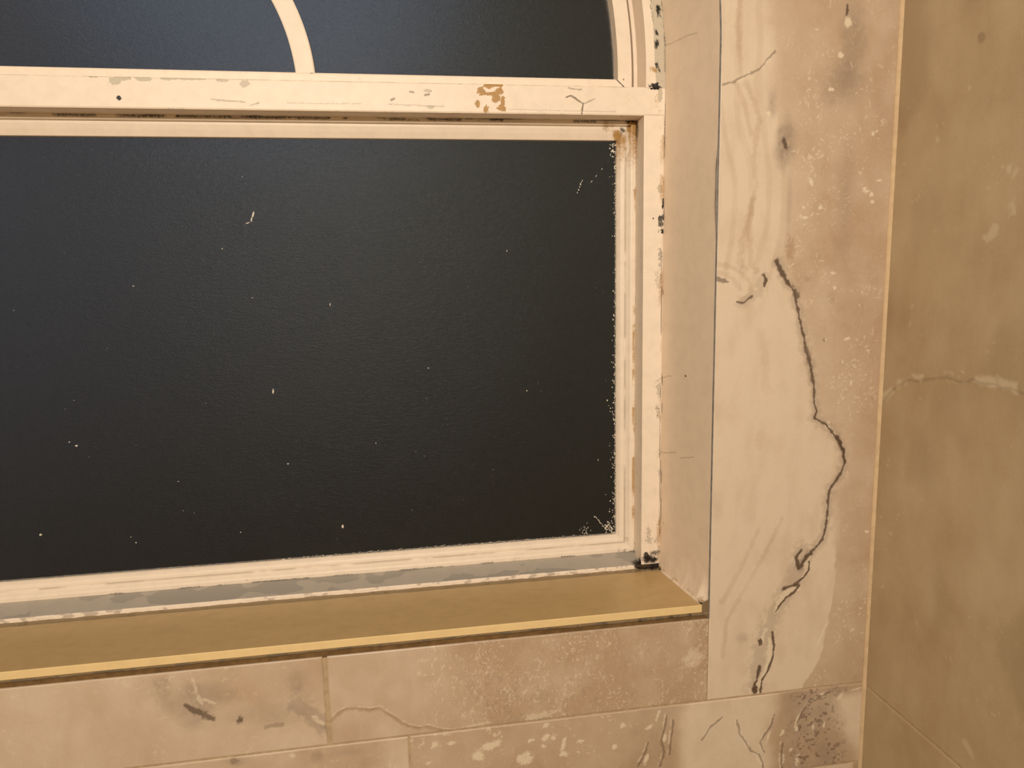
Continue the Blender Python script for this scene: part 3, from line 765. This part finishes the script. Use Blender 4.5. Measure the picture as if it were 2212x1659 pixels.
# right and left jambs of the lower opening
def jamb_mask(X, Z):
    px = smooth(J_IN + 0.012, J_OUT, X)
    n = fbm(X, Z * 0.5, 60, 4, 440)
    lowz = smooth(1.02, 0.90, Z)
    R = 0.45 * px * smooth(0.56, 0.74, n) * (0.45 + 0.55 * smooth(1.35, 1.0, Z))
    R = np.maximum(R, 0.30 * lowz * smooth(0.46, 0.66, fbm(X, Z * 0.5, 70, 4, 441)))
    R = np.maximum(R, 0.85 * blob(X, Z, 1433, 440, 5, 16, 442, F)); R = np.maximum(R, 0.7 * blob(X, Z, 1428, 480, 10, 24, 443, F, rag=0.8))
    R = np.maximum(R, 0.8 * blob(X, Z, 1431, 498, 7, 9, 444, F, rag=0.8)); R = np.maximum(R, 0.9 * blob(X, Z, 1411, 472, 2.6, 3, 445, F, rag=0.1))
    R = np.maximum(R, 0.5 * blob(X, Z, 1426, 550, 6, 30, 446, F, rag=0.9)); R = np.maximum(R, 0.35 * blob(X, Z, 1422, 600, 12, 40, 447, F, rag=0.9))
    for q in ((1422, 840, 8, 30), (1420, 890, 7, 20), (1424, 980, 4, 14), (1424, 1020, 5, 12), (1402, 1160, 10, 30), (1418, 1165, 8, 18)):
        R = np.maximum(R, 0.42 * blob(X, Z, q[0], q[1], q[2], q[3], int(q[1]) % 71, F, rag=0.9))
    R = np.maximum(R, 1.0 * sblob(X, Z, 1404, 1208, 30, 15, 448, F)); R = np.maximum(R, 0.62 * sblob(X, Z, 1410, 1196, 24, 15, 454, F)); R = np.maximum(R, 0.8 * blob(X, Z, 1396, 1200, 9, 12, 455, F, rag=0.5))
    R = np.maximum(R, 0.45 * blob(X, Z, 1415, 1196, 16, 12, 449, F, rag=0.5))
    G = 0.55 * px * smooth(0.48, 0.72, fbm(X, Z * 0.35, 34, 4, 450)) * smooth(0.3, 0.9, px)
    G = np.maximum(G, 0.45 * lowz * px)
    Bm = 0.8 * blob(X, Z, 1426, 408, 8, 14, 451, F, rag=0.3)
    A = 0.7 * smooth(0.0016, 0.0005, np.abs(X - (J_OUT - 0.003 - 0.004 * (fbm(Z, Z * 0, 25, 3, 452) - 0.5)))) * smooth(0.42, 0.55, fbm(Z, Z * 0, 12, 3, 453))
    return np.stack([np.clip(R, 0, 1), np.clip(G, 0, 1), Bm, A], -1)

def jamb_side_mask(Z, Y):
    R = 0.32 * smooth(0.52, 0.74, fbm(Z * 0.4, Y * 2, 45, 4, 460))
    R = np.maximum(R, 0.7 * smooth(TR0 - 0.16, TR0, Z) * smooth(0.44, 0.66, fbm(Z, Y * 1.5, 40, 3, 461)) * smooth(F + 0.01, F + 0.05, Y))
    R = np.maximum(R, 0.95 * smooth(0.026, 0.0, np.hypot(Z - 0.900, (Y - F - 0.004) * 0.8) + 0.012 * (fbm(Z, Y, 120, 3, 462) - 0.5)))
    R = np.maximum(R, 0.75 * smooth(0.05, 0.0, Z - 0.912) * smooth(F + 0.030, F + 0.052, Y) * smooth(0.35, 0.6, fbm(Z, Y, 60, 3, 463)))
    G = 0.6 * smooth(TR0 - 0.22, TR0, Z) * smooth(F + 0.015, F + 0.05, Y)
    return np.stack([np.clip(R, 0, 1), np.clip(G, 0, 1), 0 * R, 0 * R], -1)

RAIL_TOP = 0.8995
for side in (1, -1):
    b = Build()
    if side == 1:
        face_grid(b, J_IN, J_OUT, RAIL_TOP, TR0 + 0.0005, F, 0.0013, jamb_mask)
        Zq, Yq = np.meshgrid(np.linspace(RAIL_TOP, TR0, 760), np.linspace(F + 0.0013, F + 0.058, 36), indexing='ij')
        b.grid(np.stack([np.full_like(Zq, J_IN), Yq, Zq], -1), 0, jamb_side_mask(Zq, Yq), True)
        b.box(J_IN + 0.001, J_OUT, F + 0.0025, DEEP, RAIL_TOP, TR0 - 0.0005)
    else:
        b.box(X0, X0 + J_OUT - J_IN, F, DEEP, RAIL_TOP, TR0)
    b.build('jamb', [PAINT], win)

# casing of the arched upper opening
def ring(b, r0, r1, y0, y1, foot, n=260, maskf=None, t_end=math.pi, cz=CZ):
    """arched bar: straight feet down to z = foot, then the half circle, rectangular section"""
    nf = 26
    path = [(1, z) for z in np.linspace(foot, cz, nf)[:-1]] + [(0, t) for t in np.linspace(0, t_end, n)] + ([(-1, z) for z in np.linspace(cz, foot, nf)[1:]] if foot < cz else [])
    if foot >= cz: path = [(0, t) for t in np.linspace(0, t_end, n)]
    def pt(r, y):
        out = []
        for k, v in path:
            if k == 1: out.append((CX + r, y, v))
            elif k == -1: out.append((CX - r, y, v))
            else: out.append((CX + r * math.cos(v), y, cz + r * math.sin(v)))
        return np.array(out)
    m_ = 16
    front = np.stack([pt(r, y0) for r in np.linspace(r0, r1, m_)], 0)
    b.grid(front, 0, maskf(front[..., 0], front[..., 2]) if maskf else None, True)
    b.grid(np.stack([pt(r0, y) for y in np.linspace(y0, y1, 8)], 0), 0, None, False)
    b.grid(np.stack([pt(r1, y0), pt(r1, y1)], 0), 0, None, True)
    b.grid(np.stack([pt(r0, y1), pt(r1, y1)], 0), 0)

def casing_mask(X, Z):
    rr = np.where(Z > CZ, np.hypot(X - CX, Z - CZ), X - CX)
    inner = R_IN + 0.018 + 0.010 * (fbm(Z, Z * 0, 22, 3, 470) - 0.5)
    fil = smooth(-0.001, 0.001, rr - inner)
    n = fbm(X, Z, 110, 4, 471)
    R = 0.75 * smooth(0.0022, 0.0006, np.abs(rr - inner)) * smooth(0.42, 0.58, fbm(X, Z, 30, 3, 472)) + 0.65 * fil * smooth(0.60, 0.74, n)
    R = np.maximum(R, 0.6 * smooth(0.005, 0.001, R_OUT - rr) * smooth(0.42, 0.6, fbm(Z, Z * 0, 22, 3, 473)))
    for q in ((1419, 92, 7, 10), (1418, 140, 9, 10), (1417, 68, 7, 8), (1421, 20, 5, 14), (1416, 185, 18, 8)):
        R = np.maximum(R, 0.85 * blob(X, Z, q[0], q[1], q[2], q[3], int(q[1]) % 31, F, rag=0.8))
    G = 0.6 * blob(X, Z, 1411, 152, 9, 8, 474, F) + 0.25 * fil
    return np.stack([np.clip(R, 0, 1), np.clip(G, 0, 1), 0.75 * fil, 0 * R], -1)
b = Build()
ring(b, R_IN, R_OUT, F, F + 0.058, TR1 - 0.001, 500, casing_mask)
ring(b, R_IN - 0.0075, R_OUT, F + 0.056, F + 0.118, TR1 - 0.004, 200)
ring(b, R_IN - 0.030, R_OUT, F + 0.116, F + 0.124, TR1 - 0.004, 200)
b.build('arch_casing', [PAINT], win)

# bottom rail of the frame: worn grey slope behind a chipped front lip
def slope_mask(X, V):
    R = 0.9 * smooth(0.030, 0.004, np.hypot(X - (J_IN - 0.002), (1 - V) * 0.052 - 0.048) + 0.016 * (fbm(X, V * 0.05, 110, 3, 480) - 0.5))
    R = np.maximum(R, 0.35 * smooth(0.14, 0.0, J_IN - X) * smooth(0.75, 0.95, V) * smooth(0.4, 0.6, fbm(X, V * 0.05, 70, 3, 481)))
    Bm = smooth(0.50, 0.56, fbm(X * 0.5, V * 0.045, 26, 4, 482) + 0.06 * (0.5 - V))
    G = 0.2 * smooth(0.55, 0.7, fbm(X, V * 0.05, 20, 3, 483))
    A = 0.5 * smooth(0.93, 0.99, V) * smooth(0.45, 0.6, fbm(X, V * 0, 40, 3, 484))
    return np.stack([np.clip(R, 0, 1), G, Bm, A], -1)
def lip_mask(X, Z):
    R = 0.40 * smooth(0.52, 0.68, fbm(X, Z, 150, 3, 485)) * smooth(at(900, 1260, F)[0], at(1300, 1235, F)[0], X)
    R = np.maximum(R, 1.0 * smooth(0.052, 0.030, np.abs(X - 0.545) + 0.014 * (fbm(X, Z, 120, 3, 486) - 0.5)))
    G = 0.25 * smooth(0.58, 0.72, fbm(X, Z, 60, 3, 487))
    A = 0.4 * smooth(0.60, 0.68, fbm(X, Z * 2, 50, 3, 488))
    return np.stack([np.clip(R, 0, 1), G, 0 * R, A], -1)
b = Build()
Xq, Vq = np.meshgrid(np.linspace(-0.85, J_OUT, 1000), np.linspace(0, 1, 34), indexing='ij')
b.grid(np.stack([Xq, F + 0.001 + Vq * 0.056, RAIL_TOP - 0.0012 + 0.0125 * Vq], -1), 1, slope_mask(Xq, Vq))
Xq, Zq = np.meshgrid(np.linspace(-0.85, J_OUT, 1000), np.linspace(0.8895, RAIL_TOP, 9), indexing='ij')
Yq = F - 0.0018 + 0.0028 * (1 - smooth(0.0, 0.0022, RAIL_TOP - Zq)) + 0.002 * (fbm(Xq, Zq, 90, 3, 489) - 0.5)
b.grid(np.stack([Xq, Yq, Zq], -1), 0, lip_mask(Xq, Zq))
b.box(X0, -0.85, F, DEEP, 0.8895, OP0)
b.box(-0.85, J_OUT, F + 0.002, DEEP, 0.880, RAIL_TOP - 0.003)
b.box(-0.85, J_OUT, F + 0.056, DEEP, 0.880, OP0)
b.build('bottom_rail', [PAINT, PAINT_GREY], win)['label'] = 'worn grey sloping bottom rail with a chipped ivory lip'

# lower sash: a moulded bead mitred round the pane
PROF = [(-0.002, 0.056), (0.0, 0.0525), (0.0085, 0.0521), (0.0112, 0.0535), (0.0160, 0.0598), (0.0182, 0.0612), (0.0193, 0.0632), (0.0205, 0.0634), (0.0215, 0.0626),
        (0.0278, 0.0630), (0.0312, 0.0652), (0.0362, 0.0712), (0.0378, 0.0765), (0.0378, 0.082)]
def sash_mask(X, Z, side):
    n = fbm(X, Z, 70, 4, 500)
    R = np.zeros_like(X); G = np.zeros_like(X); Bm = np.zeros_like(X)
    dc_t = np.hypot(X - J_IN, Z - TR0); dc_b = np.hypot(X - J_IN, Z - OP0)
    R = np.maximum(R, 0.75 * smooth(0.11, 0.01, dc_t) * smooth(0.46, 0.66, fbm(X, Z, 55, 4, 501)))
    G = np.maximum(G, 0.85 * smooth(0.13, 0.02, dc_t) * smooth(0.30, 0.6, fbm(X, Z, 28, 3, 502)))
    R = np.maximum(R, 0.55 * smooth(0.07, 0.01, dc_b) * smooth(0.46, 0.66, n))
    if side == 'right':
        G = np.maximum(G, 0.62 * smooth(TR0 - 0.20, TR0 - 0.01, Z) * smooth(0.30, 0.62, fbm(X, Z * 0.3, 90, 3, 507)))
        G = np.maximum(G, 0.22 + 0.4 * smooth(0.0, 0.002, 0.0065 - (J_IN - X)) * smooth(0.45, 0.65, fbm(Z * 0.5, X, 40, 3, 503)))
    if side == 'top':
        R = np.maximum(R, 0.6 * smooth(0.0085, 0.003, TR0 - Z) * smooth(0.44, 0.60, fbm(X, Z * 2, 25, 4, 504)))
        G = np.maximum(G, 0.16 + 0 * X)
    if side == 'bottom':
        R = np.maximum(R, 0.6 * smooth(0.006, 0.0, Z - OP0) * smooth(0.47, 0.62, fbm(X, Z * 0, 18, 4, 505)))
        Bm = np.maximum(Bm, 0.42 * smooth(0.60, 0.74, fbm(X, Z * 4, 25, 3, 506)) * smooth(0.014, 0.010, Z - OP0))
    o_ = {'top': SZ1 - Z, 'right': SX1 - X, 'bottom': Z - SZ0}[side]
    A = 0 * R
    if side != 'top':                                  # broken dark line along the groove between the two mouldings
        A = 0.42 * smooth(0.0019, 0.0006, np.abs(o_ - 0.0196)) * smooth(0.30, 0.55, fbm(X, Z, 22, 3, 508))
    return np.stack([np.clip(R, 0, 1), np.clip(G, 0, 1), Bm, A], -1)
SX0, SX1, SZ0, SZ1 = X0 + J_OUT - J_IN, J_IN, OP0, TR0
b = Build()
PROF_TOP = [(-0.002, 0.056), (0.0, 0.0525), (0.0085, 0.0522), (0.0095, 0.0535), (0.0098, 0.0610), (0.0150, 0.0612), (0.0250, 0.0640), (0.0374, 0.0690), (0.0378, 0.0765), (0.0378, 0.082)]
def densify(prof):
    out = []
    for (o0, y0), (o1, y1) in zip(prof[:-1], prof[1:]):
        k = max(1, int(math.hypot(o1 - o0, y1 - y0) / 0.0016))
        out += [(o0 + (o1 - o0) * j / k, y0 + (y1 - y0) * j / k) for j in range(k)]
    return out + [prof[-1]]
for side in ('top', 'right', 'bottom', 'left'):
    rowsP = []
    for o, y in densify(PROF_TOP if side == 'top' else PROF):
        if side in ('top', 'bottom'):
            z = SZ1 - o if side == 'top' else SZ0 + o
            xs = np.concatenate([np.linspace(SX0 + o, -0.8, 20), np.linspace(-0.8, SX1 - o, 900)[1:]])
            rowsP.append(np.stack([xs, np.full_like(xs, F + y), np.full_like(xs, z)], -1))
        else:
            x = SX1 - o if side == 'right' else SX0 + o
            zz = np.linspace(SZ0 + o, SZ1 - o, 700 if side == 'right' else 20)
            rowsP.append(np.stack([np.full_like(zz, x), np.full_like(zz, F + y), zz], -1))
    P = np.stack(rowsP, 0)
    b.grid(P, 0, sash_mask(P[..., 0], P[..., 2], side) if side != 'left' else None, side in ('right', 'bottom'))
low_sash = b.build('lower_sash', [PAINT], win, True)
low_sash['label'] = 'moulded ivory bead around the lower pane'

# upper, arched sash
PY = F + 0.070                                         # front of both panes
US_OUT, US_IN = R_IN - 0.0150, R_IN - 0.0450
def upper_mask(X, Z):
    R = 0.25 * smooth(0.58, 0.74, fbm(X, Z, 60, 4, 510))
    # open mitre at the right end
    d, u = dist_line(X, Z, wpts([(1330, 170), (1348, 188)], F + 0.046))
    R = np.maximum(R, 1.0 * smooth(0.0016, 0.0006, d))
    R = np.maximum(R, 0.7 * blob(X, Z, 1347, 171, 4, 4, 511, F + 0.046, rag=0.4))
    R = np.maximum(R, 0.5 * blob(X, Z, 677, 158, 10, 3, 512, F + 0.046)); R = np.maximum(R, 0.25 * blob(X, Z, 672, 170, 9, 3, 513, F + 0.046))
    return np.stack([R, 0.1 + 0 * R, 0 * R, 0 * R], -1)
b = Build()
ring(b, US_IN, US_OUT, F + 0.046, F + 0.081, TR1 - 0.002, 500, upper_mask)
xe = math.sqrt(US_IN ** 2) + CX
face_grid(b, -0.85, xe + 0.012, TR1 - 0.006, 1.9505, F + 0.0458, 0.0014, upper_mask)
b.grid(np.array([[[CX - US_IN, F + 0.046, TR1 - 0.006], [CX - US_IN, F + 0.046, 1.9505]], [[-0.85, F + 0.046, TR1 - 0.006], [-0.85, F + 0.046, 1.9505]]]), 0)
b.box(CX - US_IN, xe + 0.006, F + 0.0475, F + 0.081, TR1 - 0.006, 1.9502)
up_sash = b.build('arched_sash', [PAINT], win)
up_sash['label'] = 'pale arched sash holding the upper pane'

# curved glazing bar in the upper pane
def circle3(p, q, r):
    (x1, y1), (x2, y2), (x3, y3) = p, q, r
    d = 2 * (x1 * (y2 - y3) + x2 * (y3 - y1) + x3 * (y1 - y2))
    ux = ((x1 ** 2 + y1 ** 2) * (y2 - y3) + (x2 ** 2 + y2 ** 2) * (y3 - y1) + (x3 ** 2 + y3 ** 2) * (y1 - y2)) / d
    uy = ((x1 ** 2 + y1 ** 2) * (x3 - x2) + (x2 ** 2 + y2 ** 2) * (x1 - x3) + (x3 ** 2 + y3 ** 2) * (x2 - x1)) / d
    return ux, uy, math.hypot(x1 - ux, y1 - uy)
MY = F + 0.052
Lp, Rp = wpts([(586, 0), (617, 70), (638, 155)], MY), wpts([(632.5, 0), (661, 70), (680, 156)], MY)
cL, cR = circle3(*Lp), circle3(*Rp)
b = Build()
def arc_pts(c, n):
    a0 = math.asin((1.945 - c[1]) / c[2]); a1 = math.pi - a0
    t = np.linspace(a0, a1, n)
    return np.stack([c[0] + c[2] * np.cos(t), c[1] + c[2] * np.sin(t)], -1)
nA = 260
aL, aR = arc_pts(cL, nA), arc_pts(cR, nA)
secs = [(0.0, MY + 0.020), (0.0, MY + 0.0015), (0.06, MY), (0.5, MY - 0.0008), (0.94, MY), (1.0, MY + 0.0015), (1.0, MY + 0.020)]
rowsP = []
for s, y in secs:
    pxz = aL * (1 - s) + aR * s
    rowsP.append(np.stack([pxz[:, 0], np.full(nA, y), pxz[:, 1]], -1))
P = np.stack(rowsP, 0)
mk = np.zeros(P.shape[:2] + (4,))
mk[..., 0] = 0.8 * smooth(1.9555, 1.951, P[..., 2]) * smooth(0.3, 0.7, fbm(P[..., 0], P[..., 2], 200, 2, 520)) * (P[..., 0] > -0.15)
b.grid(P, 0, mk)
mun = b.build('glazing_bar', [PAINT], up_sash)
mun['label'] = 'curved ivory glazing bar crossing the upper pane'

# panes
b = Build()
b.box(SX0 + 0.030, SX1 - 0.034, PY + 0.004, PY + 0.008, SZ0 + 0.034, SZ1 - 0.034)
b.build('pane', [GLASS], low_sash)['label'] = 'dark rectangular textured pane'
b = Build()
tt = np.linspace(0, math.pi, 64)
rp = US_IN + 0.006
arc = np.stack([CX + rp * np.cos(tt), CZ + rp * np.sin(tt)], -1)
n_ = len(arc)
for yy, fl in ((PY, False), (PY + 0.004, True)):
    low = np.stack([arc[:, 0], np.full(n_, yy), np.full(n_, 1.944)], -1)
    topv = np.stack([arc[:, 0], np.full(n_, yy), arc[:, 1]], -1)
    b.grid(np.stack([low, topv], 0), 0, None, not fl)
rim0 = np.concatenate([arc, [[arc[-1, 0], 1.944]], [[arc[0, 0], 1.944]], arc[:1]], 0)
b.grid(np.stack([np.stack([rim0[:, 0], np.full(len(rim0), PY), rim0[:, 1]], -1), np.stack([rim0[:, 0], np.full(len(rim0), PY + 0.004), rim0[:, 1]], -1)], 0), 0)
b.build('pane', [GLASS], up_sash)['label'] = 'dark arched textured pane'

# dried paint and lime flecks on the lower pane
rnd = random.Random(4)
b = Build()
GY = PY + 0.004
def fleck(px, py, w, h, ang=0.0, n=9):
    c0 = at(px, py, GY)
    w, h = w * 0.00097, h * 0.00097
    if not (SX0 + 0.04 < c0[0] < SX1 - 0.0362 and SZ0 + 0.036 < c0[2] < SZ1 - 0.036): return
    ring_ = []
    for k in range(8):
        t = 2 * math.pi * k / 8
        r = rnd.uniform(0.55, 1.1)
        u, v = w * r * math.cos(t), h * r * math.sin(t)
        ring_.append((c0[0] + u * math.cos(ang) - v * math.sin(ang), c0[2] + u * math.sin(ang) + v * math.cos(ang)))
    vs = [(x, GY + 0.0001, z) for x, z in ring_] + [(c0[0] + (x - c0[0]) * 0.8, GY - 0.0004, c0[2] + (z - c0[2]) * 0.8) for x, z in ring_]
    fs = [(k, (k + 1) % 8, 8 + (k + 1) % 8, 8 + k) for k in range(8)] + [(8, 9, 10, 11), (8, 11, 12, 15), (12, 13, 14, 15)]
    b.add(vs, fs)
for q in ((547, 462, 3, 8, -0.35), (543, 474, 2, 7, -0.3), (534, 482, 6, 1.2, 0.3), (590, 846, 2.5, 8, -0.15), (740, 1137, 2.5, 5, 0), (713, 658, 1.5, 4, 0), (480, 537, 2.5, 1.5, 0.3), (288, 618, 3, 1.3, 0), (545, 643, 2, 1.5, 0),
          (294, 1172, 1.8, 1.8, 0), (88, 1155, 4, 2.5, 0.4), (283, 1160, 1.5, 1.5, 0), (812, 957, 1.5, 2, 0), (1138, 844, 1.5, 3.5, 0), (925, 795, 1.5, 2, 0), (1292, 993, 1.2, 3, 0), (1095, 542, 1.5, 3, 0), (165, 963, 3, 2, 0), (150, 955, 2, 1.5, 0),
          (622, 1002, 2, 2, 0), (520, 1150, 1.5, 1.5, 0), (385, 1040, 2, 1, 0), (612, 1208, 6, 1.6, 0.1), (625, 1206, 4, 1.2, 0.1), (1300, 365, 3, 1.2, 0.8), (1288, 380, 4, 0.8, 0.9), (1278, 392, 4, 0.9, 0.9), (1254, 398, 2, 3, 0.3), (1250, 410, 1.5, 3, 0.2), (1258, 390, 1.2, 2.5, 0), (1252, 404, 1.5, 2, 0), (1247, 416, 1, 2, 0), (1256, 394, 1.5, 1.5, 0)):
    fleck(*q)
for _ in range(70):                                   # scattered specks
    fleck(rnd.uniform(20, 1320), rnd.uniform(320, 1200), rnd.uniform(0.5, 1.1), rnd.uniform(0.5, 1.1))
for _ in range(620):                                  # ragged fringe of old paint at the right edge
    py = rnd.uniform(318, 1165)
    strong = 1.0 if (py < 470 or 820 < py < 1000 or py > 1060) else 0.45
    d = rnd.expovariate(1 / (3.2 * strong + 0.8))
    if 760 < py < 1010: d += rnd.uniform(0, 9) * (1 if rnd.random() < 0.5 else 0)
    ex = 1334 - 4.0 * (py - 330) / 820
    fleck(ex - d + 1.5, py, rnd.uniform(0.7, 2.2), rnd.uniform(0.6, 2.8))
for _ in range(20):
    fleck(1322 + rnd.uniform(-6, 8), 312 + rnd.expovariate(1 / 16), rnd.uniform(1, 4), rnd.uniform(1, 4))
for k in range(14):                                   # scratch and lump in the lower corner
    fleck(1285 + k * 1.9 + rnd.uniform(-1, 1), 1115 + k * 2.3 + rnd.uniform(-1, 1), rnd.uniform(1, 2), rnd.uniform(1, 3), 0.5)
for _ in range(36): fleck(1316 + rnd.gauss(0, 5), 1140 + rnd.gauss(0, 7), rnd.uniform(1, 3.4), rnd.uniform(1, 3.6))
for _ in range(20): fleck(1263 + rnd.gauss(0, 5), 1146 + rnd.gauss(0, 6), rnd.uniform(0.6, 1.5), rnd.uniform(1, 2.6), 0.3)
for k in range(70): fleck(660 + k * 8.4 + rnd.uniform(-4, 4), 1204 - k * 0.66 + rnd.uniform(-3, 1), rnd.uniform(2, 5), rnd.uniform(0.4, 0.9), 0.07)
fl = b.build('paint_flecks', [FLECK], low_sash)
fl['label'] = 'whitish paint flecks and lime marks dried on the lower pane'
fl['kind'] = 'stuff'

# sill slab with a square nosing
b = Build()
NY = -0.0085
xf, xbk = 0.5805, 0.5600
Uq, Vq = np.meshgrid(np.linspace(0, 1, 260), np.linspace(0, 1, 40), indexing='ij')
Xe = xf + (xbk - xf) * Vq
Xq = -0.85 + Uq * (Xe + 0.85)
Yq = NY + 0.0012 + Vq * (F - NY + 0.004)
mk = np.zeros(Xq.shape + (4,))
mk[..., 3] = 0.06 * smooth(0.6, 0.7, fbm(Xq, Yq * 3, 30, 3, 530))
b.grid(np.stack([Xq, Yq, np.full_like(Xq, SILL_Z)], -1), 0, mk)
sec = [(NY + 0.0012, SILL_Z), (NY + 0.0003, SILL_Z - 0.0004), (NY, SILL_Z - 0.0014), (NY, SILL_Z - 0.0148), (NY + 0.0012, SILL_Z - 0.0160), (0.010, SILL_Z - 0.0160)]
xs = np.linspace(-0.85, xf, 260)
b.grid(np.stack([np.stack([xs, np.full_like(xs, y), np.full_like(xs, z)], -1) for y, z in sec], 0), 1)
b.box(CX - R_TILE + 0.005, -0.85, NY, F + 0.002, SILL_Z - 0.0160, SILL_Z)
b.grid(np.array([[[xf, NY, SILL_Z - 0.0160], [xf, NY, SILL_Z]], [[xbk, F + 0.004, SILL_Z - 0.0160], [xbk, F + 0.004, SILL_Z]]]), 0)
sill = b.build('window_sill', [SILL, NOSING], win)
sill['label'] = 'smooth tan sill slab with a lighter yellow front edge'

# caulk: behind the sill, along its right end, and under its nose
b = Build()
xs = np.linspace(-0.85, J_OUT, 900)
hgt = 0.0042 + 0.0022 * (fbm(xs, xs * 0, 40, 3, 540) - 0.5)
dep = 0.0135 + 0.004 * (fbm(xs, xs * 0, 30, 3, 541) - 0.5)
P = np.stack([np.stack([xs, F - dep, np.full_like(xs, SILL_Z - 0.0002)], -1), np.stack([xs, F - dep * 0.45, SILL_Z + hgt * 0.45], -1), np.stack([xs, np.full_like(xs, F + 0.0005), SILL_Z + hgt], -1)], 0)
mk = np.zeros(P.shape[:2] + (4,))
mk[..., 0] = 0.9 * smooth(0.040, 0.015, np.abs(P[..., 0] - 0.540)) * np.linspace(0.15, 1.2, 3)[:, None] + 0.35 * smooth(0.58, 0.7, fbm(P[..., 0], P[..., 1], 70, 3, 542))
b.grid(P, 0, np.clip(mk, 0, 1))
b.build('caulk_bead', [CAULK, PLASTER], win, True)['label'] = 'dirty caulk behind the sill, black with mould at the frame corner'
b = Build()
yy = np.linspace(0.002, F, 240)
xs0 = xf + (xbk - xf) * yy / F - 0.0030 - 0.0016 * fbm(yy, yy * 0, 70, 3, 543)
P = np.stack([np.stack([xs0 + u_, yy, SILL_Z - 0.0003 + h_ + 0 * yy], -1) for u_, h_ in ((0, 0), (0.0012, 0.0011), (0.0026, 0.0020), (0.0040, 0.0046))], 0)
mk = np.zeros(P.shape[:2] + (4,))
mk[..., 0] = 0.5 * smooth(0.03, 0.0, P[..., 1]) + 0.40 * smooth(0.48, 0.66, fbm(P[..., 1], P[..., 0], 90, 3, 545)) + 0.5 * smooth(0.03, 0.0, F - P[..., 1])
mk[..., 1] = 0.35 * smooth(0.10, 0.18, P[..., 1])
b.grid(P, 1, np.clip(mk, 0, 1), False)
b.grid(np.stack([np.stack([np.full(2, xf - 0.001), np.full(2, NY - 0.0003), np.array([SILL_Z - 0.016, SILL_Z + 0.004])], -1), np.stack([np.full(2, TILE_L - 0.002), np.full(2, 0.0002), np.array([SILL_Z - 0.034, SILL_Z + 0.007])], -1)], 0), 0,
       np.tile(np.array([0.35, 0.1, 0, 0]), (2, 2, 1)))
b.build('caulk_bead', [CAULK, PLASTER], win, True)['label'] = 'ragged plaster bead along the right end of the sill'
b = Build()
xs = np.linspace(-0.85, TILE_L - 0.004, 1100)
dr = 0.0076 + 0.0040 * (fbm(xs, xs * 0, 35, 3, 546) - 0.45) + 0.0025 * smooth(0.2, 0.5, xs)
P = np.stack([np.stack([xs, np.full_like(xs, NY + 0.0035), np.full_like(xs, SILL_Z - 0.0156)], -1), np.stack([xs, np.full_like(xs, NY + 0.0035), SILL_Z - 0.0162 - dr * 0.5], -1),
              np.stack([xs, np.full_like(xs, NY + 0.0065), SILL_Z - 0.0162 - dr], -1), np.stack([xs, np.full_like(xs, 0.0105), SILL_Z - 0.0158 - dr * 0.8], -1)], 0)
mk = np.zeros(P.shape[:2] + (4,))
mk[..., 0] = 0.55 * smooth(0.52, 0.70, fbm(P[..., 0], P[..., 2], 130, 3, 547)) * smooth(0.0, 0.35, P[..., 0])
mk[..., 2] = 0.6 * smooth(0.5, 0.6, fbm(P[..., 0], P[..., 2], 50, 3, 548))
b.grid(P, 0, np.clip(mk, 0, 1))
cb = b.build('caulk_bead', [CAULK, PLASTER], win, True)
cb['label'] = 'speckled grey caulk under the front edge of the sill'
